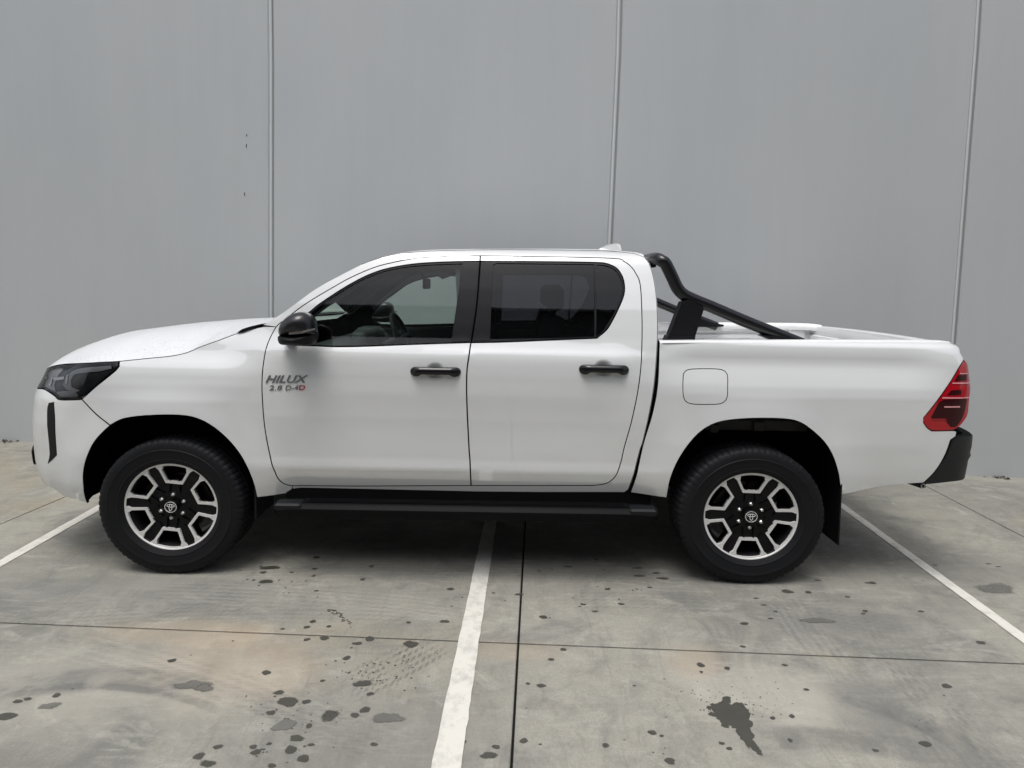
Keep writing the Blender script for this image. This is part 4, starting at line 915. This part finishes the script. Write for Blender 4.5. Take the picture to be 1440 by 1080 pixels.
def both(name, mb, m, smooth=False, sharp=None):
    o = mb.build(name, m, sb, smooth, sharp); mirror_panel(o, sb); return o
yl = yb-.045
leg = [sideY(x, y, yl) for x, y in ((959, 424.5), (967.5, 421.8), (972, 421.8), (988, 431), (990, 434.5), (977.5, 474), (940.5, 474), (943, 466))]
both('stanchion', MB().prism(leg, 8, (0, .07, 0)), M['satin'])
ft = [sideY(x, y, yl-.006) for x, y in ((939.5, 472.5), (978, 472.5), (976.5, 483.5), (935.5, 483.5))]
both('stanchion_foot', MB().prism(ft, 4, (0, .09, 0)), M['satin'])
ft = [sideY(x, y, yb-.035) for x, y in ((1071.5, 472.4), (1076, 471.6), (1100, 473), (1142, 480), (1141, 484), (1092, 484), (1085, 478))]
both('tube_foot', MB().prism(ft, 7, (0, .075, 0)), M['black'])
# =================================================================== WHEELS
def lathe(prof_, n, flip=False):
    V = []; Fc = []
    for i in range(n):
        a = 2*math.pi*i/n
        for (r, y) in prof_: V.append((r*math.cos(a), y, r*math.sin(a)))
    k = len(prof_)
    for i in range(n):
        for j in range(k-1):
            a = i*k+j; b = ((i+1) % n)*k+j; f = (a, a+1, b+1, b); Fc.append(f[::-1] if flip else f)
    return V, Fc
RT = .398
def tyre_mesh():
    n = 288
    sc_t = .385/.372
    pr = [(.236, .050), (.243, .030), (.250, .024), (.262, .012), (.275, .006), (.277, .0035), (.281, .0035), (.283, .0045), (.300, 0), (.318, 0), (.320, -.0015), (.324, -.0015), (.326, .0015), (.342, .003), (.354, .007), (.361, .012)]
    tread = [(.3665, .018), (.3705, .030), (RT, .058), (RT, .083), (RT-.009, .085), (RT-.009, .093), (RT, .095), (RT, .126), (RT-.009, .128), (RT-.009, .136), (RT, .138), (RT, .168), (RT-.009, .170), (RT-.009, .178), (RT, .18), (RT, .205), (.3705, .222), (.366, .234)]
    inner = [(.358, .242), (.342, .257), (.318, .264), (.29, .262), (.262, .25), (.236, .215)]
    ex = lambda r_: r_ if r_ < .262 or r_ > RT-.0001 else (r_ if r_ > .37 and False else .262+(r_-.262)*(.398-.262)/(.372-.262))
    tread = [(ex(r_) if r_ < .371 else r_, y) for r_, y in tread]; pr = [(ex(r_), y) for r_, y in pr]; inner = [(ex(r_), y) for r_, y in inner]
    pr2 = pr+tread+inner; k = len(pr2); V = []
    for i in range(n):
        for j, (r, y) in enumerate(pr2):
            a = 2*math.pi*i/n; rr = r
            if j >= len(pr)-3 and j < len(pr)+len(tread)+2:
                q = (i+(2 if j > len(pr)+8 else 0)) % 4
                dpt = .0045 if (j < len(pr)+4 or j > len(pr)+len(tread)-4) else .004
                if q == 0: rr -= dpt
                if j < len(pr)+3 and (i % 8) < 4: rr -= .0012
            V.append((rr*math.cos(a), y, rr*math.sin(a)))
    Fc = [(i*k+j, i*k+j+1, ((i+1) % n)*k+j+1, ((i+1) % n)*k+j) for i in range(n) for j in range(k-1)]
    return V, Fc
RR = .2575                                                         # outer radius of the machined face
def pol(u, r): return (u, r)
def face_panel(outer, holes, y0, y1, grid=None):
    """flat plate in the wheel plane: outer/holes are rings of (x, z); front at y0, back at y1"""
    loops = [outer]+holes; V2 = []; E = []
    for lp in loops:
        n0 = len(V2); k = len(lp); V2 += lp; E += [(n0+i, n0+(i+1) % k) for i in range(k)]
    vv, ee, ff = delaunay_2d_cdt([Vector((float(a), float(b))) for a, b in V2], E, [], 0, 1e-7)[:3]
    q = np.array([(v.x, v.y) for v in vv]); tri = np.array([f for f in ff]); cen = q[tri].mean(1); ok = inside(np.array(outer), cen)
    for h in holes: ok &= ~inside(np.array(h), cen)
    tri = tri[ok]; yf = y0 if callable(y0) else (lambda x, z: y0)
    V = [(x, yf(x, z), z) for x, z in q]; Fc = []
    for t in tri:
        a, b, c = (q[i] for i in t); s = (b[0]-a[0])*(c[1]-a[1])-(b[1]-a[1])*(c[0]-a[0]); Fc.append(tuple(t) if s > 0 else tuple(t[::-1]))
    for lp in loops:
        n0 = len(V); k = len(lp); V += [(x, yf(x, z), z) for x, z in lp]+[(x, yf(x, z)+y1, z) for x, z in lp]
        Fc += [(n0+i, n0+(i+1) % k, n0+k+(i+1) % k, n0+k+i) for i in range(k)]
    return V, Fc
def rot2(p, a): c, s = math.cos(a), math.sin(a); return (p[0]*c-p[1]*s, p[0]*s+p[1]*c)
def ringpt(t, r): return (r*math.sin(t), r*math.cos(t))            # angle from straight up
Ri = .956
def window_hole():                                                 # local: +z radial, units of RR
    top = [ringpt(R(a), .935) for a in np.linspace(-15.5, 15.5, 7)]
    return [(-.262, .80), (-.155, .572), (.155, .572), (.262, .80)][:2]+[(.155, .572), (.262, .80)]+top[::-1]
def frame_outer():
    top = [ringpt(R(a), .962) for a in np.linspace(-24.5, 24.5, 11)]
    left = [(-.395, .86), (-.322, .80), (-.248, .655), (-.180, .512)]
    return left+[(-x, z) for x, z in left[::-1]]+top[::-1]
def disc_y(x, z):
    r = math.hypot(x, z)/RR; return .030-.006*sm(r, .3, 1) if False else .034+.010*(1-sm(np.array(r), .25, .95))
def make_wheel(cx, yface, phi, parent, rear=False):
    wh = empty('wheel', (cx, yface, ZWH), parent); wh.scale = (1, 1, .938)
    rot = Matrix.Rotation(-phi, 4, 'Y') if False else Matrix.Rotation(phi, 4, 'Y')
    V, Fc = tyre_mesh(); mesh('tyre', V, [f[::-1] for f in Fc], M['rubber'], wh, True, 32)
    # contact patch: flatten the lowest millimetres
    ty = wh.children[0] if wh.children else None
    parts = []
    def P_(name, V, Fc, m, smooth=False, sharp=None):
        V = [rot @ Vector((x*1.0, y, z)) for x, y, z in V]; parts.append(mesh(name, V, Fc, m, wh, smooth, sharp)); return parts[-1]
    V, Fc = lathe([(.243, .030), (.2575, .0225), (.2575, .026), (.250, .034), (.243, .045), (.225, .07), (.212, .10), (.212, .2), (.24, .235)], 96)
    P_('rim', V, [f[::-1] for f in Fc], M['wheel_black'], True, 30)
    V, Fc = lathe([(.2455, .0245), (.249, .0205), (.2595, .0205), (.2615, .0245)], 96); P_('rim_edge', V, [f[::-1] for f in Fc], M['alloy'], True, 60)
    n = 120; outer = [(.247*math.cos(2*math.pi*i/n), .247*math.sin(2*math.pi*i/n)) for i in range(n)]
    yd = lambda x, z: float(.036+.012*(1-sm(math.hypot(x, z)/RR, .45, .9))+.012*math.exp(-(math.hypot(x, z)/RR/.5)**4))
    H = [[rot2((x*RR, z*RR), -k*math.pi/3) for x, z in window_hole()] for k in range(6)]
    # dark slot on every spoke between two frames
    SL = [[rot2((x*RR, z*RR), -(k+.5)*math.pi/3) for x, z in [(-.035, .50), (.035, .50), (.062, .90), (-.062, .90)]] for k in range(6)]
    V, Fc = face_panel(outer, H, yd, .055); P_('spoke_face', V, Fc, M['wheel_black'], False)
    for k in range(6):
        fo = [rot2((x*RR, z*RR), -k*math.pi/3) for x, z in frame_outer()]
        V, Fc = face_panel(fo, [[(a*1.0, b*1.0) for a, b in H[k]]], lambda x, z: float(.0245+.010*(1-sm(math.hypot(x, z)/RR, .5, .95))), .022); P_('machined_frame', V, Fc, M['alloy'])
        # raised ridges beside the slot
        for sg in (-1, 1):
            q = [(sg*.095, .30), (sg*.13, .30), (sg*.10, .60), (sg*.085, .60)]
            pr_ = [rot2((x*RR, z*RR), -(k)*math.pi/3) for x, z in q]
            if sg > 0: pr_ = pr_[::-1]
            V, Fc = face_panel(pr_[::-1], [], .036, .02); P_('spoke_rib', V, Fc, M['wheel_black'])
        q = [rot2((x*RR, z*RR), -(k+.5)*math.pi/3) for x, z in [(-.07, .56), (-.09, .88), (-.05, .93), (.05, .93), (.09, .88), (.07, .56), (.03, .50), (-.03, .50)]][::-1]
        V, Fc = face_panel(q, [], .0405, .004); P_('spoke_slot', V, Fc, M['wheel_black'])
        # wheel nuts
        a = -k*math.pi/3; nx_, nz_ = rot2((0, .268*RR), a); b = MB()
        for (y0, y1, r0, r1) in ((.050, .030, .0125, .0115), (.030, .023, .0115, .006)):
            b.tube([(nx_, y0, nz_), (nx_, y1, nz_)], [r0, r1], 6)
        P_('wheel_nut', b.V, b.F, M['nut'], False)
    b = MB(); b.tube([(0, .05, 0), (0, .020, 0), (0, .017, 0)], [.036, .036, .032], 32); P_('hub_cap', b.V, b.F, M['gloss_black'], True, 40)
    # emblem: three ellipses
    def ell(cx_, cz_, a, c, wd, n=36):
        o_ = [(cx_+a*math.cos(2*math.pi*i/n), cz_+c*math.sin(2*math.pi*i/n)) for i in range(n)]; i_ = [(cx_+(a-wd)*math.cos(2*math.pi*i/n), cz_+(c-wd)*math.sin(2*math.pi*i/n)) for i in range(n)]
        return face_panel(o_, [i_], .0155, .003)
    b = MB()
    for e in (ell(0, 0, .0325, .0315, .0026), ell(0, .0085, .022, .0095, .003), ell(0, -.002, .0095, .0195, .003)): b.add(*e)
    P_('hub_emblem', b.V, b.F, M['chrome'])
    V, Fc = lathe([(.05, .115), (.17, .115), (.17, .14), (.05, .14)], 64); mesh('brake_disc', V, [f[::-1] for f in Fc], mat('brake_disc_steel', (.10, .095, .09), .4, metal=.8), wh, False)
    b = MB(); a0 = 2.5 if not rear else .6
    for i in range(5):
        a = a0+i*.18; b.box(.155*math.cos(a)-.035, .155*math.cos(a)+.035, .085, .16, .155*math.sin(a)-.035, .155*math.sin(a)+.035, .008)
    b.build('brake_caliper', M['chassis'], wh)
    return wh
ZWH = .3715
def flatten(wh):
    ty = [c for c in wh.children if c.name.startswith('tyre')][0]
    for v in ty.data.vertices:
        lim = -(ZWH-.0015)/.938
        if v.co.z < lim+.006:
            v.co.z = max(v.co.z, lim+ (0)) if v.co.z < lim else v.co.z
pF = sideY(240.7, 714.4, .0); pR = sideY(1056, 728.4, .0)
wF = make_wheel(sideY(240.7, 714.4, .0)[0], -.022, R(5), truck); wR = make_wheel(sideY(1056, 728.4, .0)[0], -.022, R(1), truck, True)
print('hub z', sideY(240.7, 714.4, .0)[2], sideY(1056, 728.4, .0)[2])
for wh_ in (wF, wR):
    flatten(wh_)
    c = bpy.data.objects.new('wheel', None); col.objects.link(c); c.parent = truck; c.location = (wh_.location.x, 2*W2-wh_.location.y, wh_.location.z); c.scale = wh_.scale; c.rotation_euler[2] = math.pi
    for ch in list(wh_.children):
        d = ch.copy(); col.objects.link(d); d.parent = c
# mud flap
xm = sideY(1183, 730, .0)[0]; b = MB(); b.box(xm-.008, xm, .004, .275, .217, .74, .002); mf = b.build('mud_flap', M['black'], truck); mirror_panel(mf, truck)
xm = sideY(357, 700, .0)[0]; b = MB(); b.box(xm-.012, xm, .03, .27, .30, .60, .002); mf = b.build('mud_flap', M['black'], truck); mirror_panel(mf, truck)
# =================================================================== UNDERBODY, STEP
M['step_cap'] = mat('step_cap_plastic', (.008, .009, .011), .5, spec=.2)
b = MB()
b.box(-1.32, .80, .07, 2*W2-.07, .47, .52)                            # floor pan
b.box(-2.45, 1.75, .38, .46, .42, .53, .01); b.box(-2.45, 1.75, 2*W2-.46, 2*W2-.38, .42, .53, .01)   # rails
b.box(-1.0, .5, .6, 1.2, .33, .46, .02)
b.box(.95, 2.3, .5, 1.34, .62, .78)
b.tube([(XWR, .25, ZWH), (XWR, 2*W2-.25, ZWH)], .045, 16); b.tube([(XWF, .25, ZWH), (XWF, 2*W2-.25, ZWH)], .04, 16)
b.tube([(XWF+.2, W2, .36), (XWR-.1, W2, .36)], .035, 12); b.box(XWR-.13, XWR+.13, W2-.13, W2+.13, .24, .48, .04)
b.box(.0, .95, 1.15, 1.5, .30, .5, .03)
b.build('chassis', M['chassis'], truck)
b = MB()                                                              # brackets under the bed, seen in the rear arch
for (x, y, w_, h) in ((1005, 603, 12, 12), (1068, 600, 16, 14)):
    a = sideY(x, y, .16); b.box(a[0]-w_/520, a[0]+w_/520, .16, .20, a[2]-h/520, a[2]+h/520, .003)
a = sideY(1040, 598, .18); b.box(XWR-.35, XWR+.35, .18, .24, a[2]-.03, a[2]+.03, .004); b.build('bed_bracket', mat('dull_bracket', (.022, .021, .02), .6), truck)
b = MB(); b.box(-1.25, .75, .062, .074, .36, .50); b.build('sill_shadow_panel', M['seal'], truck)
sx0, sx1 = sideY(380, 715, -.05)[0], sideY(930, 722, -.05)[0]; zst = sideY(650, 711.5, -.04)[2]
b = MB(); secn = [(-.052, zst-.074), (-.064, zst-.05), (-.066, zst-.022), (-.050, zst-.004), (-.035, zst), (.030, zst+.002), (.040, zst-.03), (.03, zst-.072), (-.02, zst-.082)]
rows = []
for t, sc_, dx in ((0, .05, 0), (.0, .55, .012), (.0, .85, .045), (0, .97, .10), (0, 1, .15)):
    rows.append([(sx0+dx, .01+(y-.01)*sc_, zst-.03+(z-zst+.03)*(.3+.7*sc_)) for y, z in secn+secn[:1]])
for t, sc_, dx in ((0, 1, -.15), (0, .97, -.10), (.0, .85, -.045), (.0, .55, -.012), (0, .05, 0)):
    rows.append([(sx1+dx, .01+(y-.01)*sc_, zst-.03+(z-zst+.03)*(.3+.7*sc_)) for y, z in secn+secn[:1]])
M['step'] = mat('step_plastic', (.004, .0042, .005), .55, spec=.1)
st = loft('side_step', rows, M['step'], truck, True, 40)
b = MB(); b.box(sx0+.17, sx1-.17, -.028, .026, zst+.002, zst+.006)
for k in range(3): b.box(sx0+.19, sx1-.19, -.022+k*.016, -.014+k*.016, zst+.006, zst+.010)
b.build('tread_strip', M['step'], st)
for sgn, xx in ((1, sx0), (-1, sx1)):
    b = MB(); a = sorted([xx+sgn*.02, xx+sgn*.17]); b.box(a[0], a[1], -.066, .02, zst-.035, zst+.004, .010); b.build('step_end_cap', M['step_cap'], st)
mirror_panel(st, truck)
# =================================================================== DOOR HANDLES, BADGES, MIRROR
def handle(x0, x1, y0, y1, door):
    cx_, cy_ = (x0+x1)/2, (y0+y1)/2; c = unproj([(cx_, cy_)])[0]; l = unproj([(x0, cy_)])[0][0]; r = unproj([(x1, cy_)])[0][0]; hh = (y1-y0)/2/266
    g = empty('door_handle', (0, 0, 0), door)
    # dish: shallow bowl set just proud of the skin
    n = 40; V = []; rings = 7; c3 = c+np.array([-.003, 0]); ax, az = .056, .052
    for k in range(rings+1):
        f = k/rings
        for i in range(n):
            a = 2*math.pi*i/n; s = c3[0]+ax*f*np.sign(math.cos(a))*abs(math.cos(a))**.9; z = c3[1]+az*f*math.sin(a); dpt = .0006-.0 if k == rings else -.0
            V.append(P(s, z, .0007))
    dish = mesh('handle_dish', V, [(k*n+i, k*n+(i+1) % n, (k+1)*n+(i+1) % n, (k+1)*n+i)[::-1] for k in range(rings) for i in range(n)], M['paint'], door, True)
    # normals that bow inward like a pressed cup
    nn = []
    for k in range(rings+1):
        f = k/rings
        for i in range(n):
            a = 2*math.pi*i/n; t = math.sin(f*math.pi)*.65 if f < 1 else 0; nb = PNrm(c3[0], c3[1]); v = nb+t*np.array([-math.cos(a), 0, -math.sin(a)]); nn.append(tuple(v/np.linalg.norm(v)))
    dish.data.normals_split_custom_set_from_vertices(nn)
    # bar
    rows = []; m_ = 41
    for i in range(m_):
        t = .5-.5*math.cos(math.pi*i/(m_-1)); s = l+(r-l)*t; e = min(t, 1-t); endf = math.sqrt(max(0, 1-(1-min(1, e/.11))**2)); grip = sm(e, .14, .24)
        up = hh*(.86+.14*grip*0)*endf; dn = hh*(1.0-.42*grip)*endf; off_ = .012+.020*sm(e, 0, .2); row = []
        for (v, o) in ((-1, .0), (-1, .5), (-.8, .9), (-.3, 1), (.3, 1), (.8, .9), (1, .5), (1, .0)):
            z = c[1]+(v*up if v > 0 else v*dn); row.append(P(s, z, .001+off_*o*max(endf, .05)))
        rows.append([tuple(x) for x in row])
    g2 = loft('grip', rows, M['gloss_black'], g, True, None)
    capm = unproj([(x1-13, cy_)])[0]
    return g
M['dish'] = mat('handle_dish_paint', (.48, .49, .495), .35, coat=1, coatr=.03)
handle(577, 648.3, 515, 529.4, fd); handle(814, 884.4, 512, 526.7, rd)
import unicodedata
def badge(text, px, py, hpx, m, parent, shear=0, sx=1.0, ext=.0022, bold=.0):
    cu = bpy.data.curves.new('badge_text', 'FONT'); cu.body = text; cu.size = 1; cu.extrude = .0; cu.shear = shear; cu.space_character = 1.02; cu.offset = bold
    tmp = bpy.data.objects.new('tmp', cu); col.objects.link(tmp); dg = bpy.context.evaluated_depsgraph_get(); me = bpy.data.meshes.new_from_object(tmp.evaluated_get(dg)); bpy.data.objects.remove(tmp)
    a = np.array([v.co[:] for v in me.vertices]); Fc = [tuple(p.vertices) for p in me.polygons]; x0, x1 = a[:, 0].min(), a[:, 0].max(); y0, y1 = a[:, 1].min(), a[:, 1].max()
    (pxa, pxb) = px; s0 = unproj([(pxa, py), (pxb, py)]); s_ = s0[0][0]+(a[:, 0]-x0)/(x1-x0)*(s0[1][0]-s0[0][0]); z_ = s0[0][1]+(a[:, 1]-y0)/(y1-y0)*(hpx/266)-.0*s_
    z_ = z_+(s0[1][1]-s0[0][1])*(s_-s0[0][0])/(s0[1][0]-s0[0][0])
    V = P(s_, z_, .0035); V0 = P(s_, z_, .0); n = len(V)
    # outline edges = used by one face
    cnt = {}
    for f in Fc:
        for i in range(len(f)): e = (f[i], f[(i+1) % len(f)]); cnt[tuple(sorted(e))] = cnt.get(tuple(sorted(e)), [])+[e]
    sides = [(e[0][0], e[0][1], e[0][1]+n, e[0][0]+n)[::-1] for e in cnt.values() if len(e) == 1]
    return mesh('badge', np.vstack([V, V0]), Fc+sides, m, parent)
M['badge'] = mat('badge_chrome', (.24, .25, .255), .25, metal=.6)
badge('HILUX', (373.6, 433.6), 538.2, 10.6, M['badge'], fd, .35, bold=.02)
badge('2.8', (378.8, 397), 548.6, 7.0, M['badge'], fd, .15, bold=.0)
badge('D-4', (401.5, 419.6), 548.5, 7.0, M['badge'], fd, .15, bold=.0)
badge('D', (420.6, 429.2), 548.4, 6.8, M['red_badge'], fd, .1, bold=.012)
def mirror_unit():
    g = empty('door_mirror', (0, 0, 0), fd)
    Yf = -.17
    def shell(name, ol, m, depth=.16, Yn=Yf, bulge=.035):
        ring = np.array([sideY(x, y, Yn+.07) for x, y in ol]); ring = np.array(catmull(list(ring), 6, True)); c = ring.mean(0); rows = []
        prf = [(math.sin(a), .075*(1-math.cos(a))) for a in np.linspace(0, math.pi/2, 14)]+[(1, .09), (.99, .11), (.95, .13), (.85, .15), (.6, .165), (0, .168)]
        for f, dy in prf:
            rows.append([(c[0]+(p[0]-c[0])*f, Yn+dy, c[2]+(p[2]-c[2])*f) for p in list(ring)+[ring[0]]])
        return loft(name, rows, m, g, True, None)
    shell('mirror_cap', [(392, 466), (394, 457), (401, 448), (411, 441.5), (421.7, 439), (431, 440.6), (437.5, 445.3), (441.2, 452), (442.2, 462), (442.8, 470), (430, 471.2), (405, 472.2), (394, 471.5)], M['mirror_black'])
    shell('mirror_housing', [(391.6, 473), (396, 471.2), (420, 470.6), (442.6, 469.2), (443.8, 475), (441.7, 481.7), (437.5, 485.3), (421.7, 486), (405, 485.2), (395, 484), (391.4, 478.5)], M['black'], Yn=Yf+.006)
    V = [sideY(x, y, Yf+.012) for x, y in ((406, 467.2), (425, 465), (440, 462), (440.4, 464.4), (424, 469), (406.5, 470.6))]
    MB().prism(V, 6, (0, .03, 0)).build('indicator_lens', mat('indicator_lens', (.16, .15, .14), .15, coat=1), g)
    b = MB(); a = sideY(404, 478, .0); b.box(a[0]-.03, a[0]+.035, -.03, .09, a[2]-.02, a[2]+.01, .008); b.build('mirror_arm', M['black'], g)
    return g
M['mirror_black'] = mat('mirror_gloss_black', (.010, .010, .012), .3, spec=.35, coat=.3, coatr=.2)
mg = mirror_unit()
fdm = [o for o in truck.children if o.name.startswith('front_door.')][0]
g2 = empty('door_mirror', (0, 0, 0), fdm)
for ch in list(mg.children): mirror_panel(ch, g2)
# tow ring
b = MB(); c = sideY(1298, 683.3, .12); b.tube([(c[0]+.011*math.cos(a), c[1], c[2]+.011*math.sin(a)) for a in np.linspace(0, 6.28, 13)], .0035, 8); b.build('tow_ring', M['nut'], truck)
b = MB(); q = [sideY(x, y, .12) for x, y in ((1276, 680), (1302, 680), (1302, 686), (1296, 687))]; b.prism(q, 4, (0, .05, 0)); b.build('tow_bracket', M['black'], truck)
b = MB(); b.box(1.55, 1.785, .278, .31, .40, .80); lb = b.build('liner_board', M['well'], truck)
# =================================================================== CABIN
cab = empty('cabin', (0, 0, 0), truck)
FW = 2*W2
b = MB(); b.box(-1.25, -.92, .12, FW-.12, .75, 1.12, .04); b.box(-1.28, -1.0, .14, FW-.14, 1.08, 1.22, .05); b.box(-1.1, -.98, .78, 1.06, 1.0, 1.27, .02); b.box(-1.18, -1.0, 1.16, 1.44, 1.12, 1.27, .03)
b.build('dashboard', M['interior'], cab, True)
# steering wheel on the far side, tilted
sw = MB(); cs = np.array([-.84, 1.30, 1.20]); ax = np.array([.88, 0, .42]); ax /= np.linalg.norm(ax); e1 = np.array([0, 1, 0]); e2 = np.cross(ax, e1)
sw.tube([tuple(cs+.185*(math.cos(a)*e1+math.sin(a)*e2)) for a in np.linspace(0, 2*math.pi, 41)], .016, 10)
sw.tube([tuple(cs-.18*e1), tuple(cs+.18*e1)], .018, 8); sw.tube([tuple(cs), tuple(cs+.17*e2)], .016, 8); sw.tube([tuple(cs-.05*ax), tuple(cs+.01*ax)], [.07, .06], 16); sw.tube([tuple(cs), tuple(cs-ax*.2)], .03, 10)
sw.build('steering_wheel', M['interior'], cab, True, 40)
def seat(x, yc, wd=.5, rear=False):
    g = MB(); g.box(x, x+.5, yc-wd/2, yc+wd/2, .72, .88, .05); p = [(x+.42, 0, .84), (x+.54, 0, .84), (x+.70, 0, 1.40), (x+.60, 0, 1.42)]
    g.prism([(a, yc-wd/2+.02, c) for a, _, c in p], 4, (0, wd-.04, 0)); g.build('seat', M['seat'], cab)
    for yy in ((yc,) if not rear else (yc+.45,)):
        h = MB(); h.box(x+.60, x+.70, yy-.13, yy+.13, 1.40 if rear else 1.44, 1.50 if rear else 1.60, .03); h.tube([(x+.65, yy-.05, 1.38), (x+.65, yy-.05, 1.46)], .008, 6); h.build('headrest', M['seat'], cab)
seat(-.42, .50); seat(-.42, FW-.50); seat(.02, W2, 1.3, True)
# door linings (both sides), headliner, pillars
def lining(Y0, flip):
    g = MB()
    for (x0, x1) in ((-1.15, -.20), (-.14, .66)):
        g.box(x0, x1, Y0, Y0+.03, .60, 1.235, .008)
    g.box(-1.05, -.3, Y0+.03, Y0+.08, .98, 1.05, .01)
    return g.build('door_lining', M['interior'], cab)
l1 = lining(.105, 0); mirror_panel(l1, cab)
def side_lining():                                                   # inner faces of the roof rail and pillars
    o = panel('pillar_lining', [(430, 446), (470, 415), (520, 384), (578, 369), (648, 366), (760, 365), (860, 368), (890, 378), (906, 410), (906, 478), (700, 482), (560, 489), (440, 488)], M['lining'], cab,
              holes=[outline_sz([(646, 485), (560, 488), (475, 490), (443, 484), (424, 470), (444, 444), (478, 420), (526, 391), (578, 379), (640, 376.5)], -.05, .03), outline_sz([(682, 480), (836, 477), (848, 466), (866, 432), (872, 405), (862, 384), (848, 379), (688, 377)], -.05, .03)], off=-.058, gap=0, thick=.006, roll=0, grid=.07, skirt=M['lining'])
    return o
sl_ = side_lining(); mirror_panel(sl_, cab)
rows = [[(x, y, 1.75-.03*((y-W2)/.65)**2-.0*(x)-.10*max(0, (-.25-x)/.35)**1.6) for x in np.linspace(-.58, .72, 12)] for y in np.linspace(.30, FW-.30, 10)]
loft('headliner', rows, M['lining'], cab)
b = MB()
for yy in (.48, 1.30): b.box(-.56, -.42, yy-.17, yy+.17, 1.655, 1.675, .006)
b.build('sun_visor', M['grey_int'], cab)
b = MB(); b.box(-.62, -.60, W2-.12, W2+.12, 1.56, 1.63, .006); b.tube([(-.61, W2, 1.60), (-.66, W2, 1.68)], .012, 8); b.build('rear_view_mirror', M['interior'], cab)
b = MB(); b.tube([tuple(p) for p in catmull([(-.45, FW-.30, 1.665), (-.43, FW-.29, 1.62), (-.33, FW-.28, 1.61), (-.22, FW-.29, 1.62), (-.2, FW-.30, 1.675)], 5)], .011, 8); b.build('grab_handle', M['grey_int'], cab)
b = MB(); b.box(-1.2, .85, .15, FW-.15, .58, .62); b.build('cabin_floor', M['seat'], cab)
b = MB(); b.box(-1.33, -1.28, .12, FW-.12, .5, 1.15); b.build('bulkhead', M['seat'], cab)
b = MB(); b.box(.70, .72, .14, FW-.14, .6, 1.30); b.build('rear_trim', M['seat'], cab)
bpy.context.view_layer.update()
print('objects', len(bpy.data.objects), 'tris', sum(len(o.data.polygons) for o in bpy.data.objects if o.type == 'MESH'))
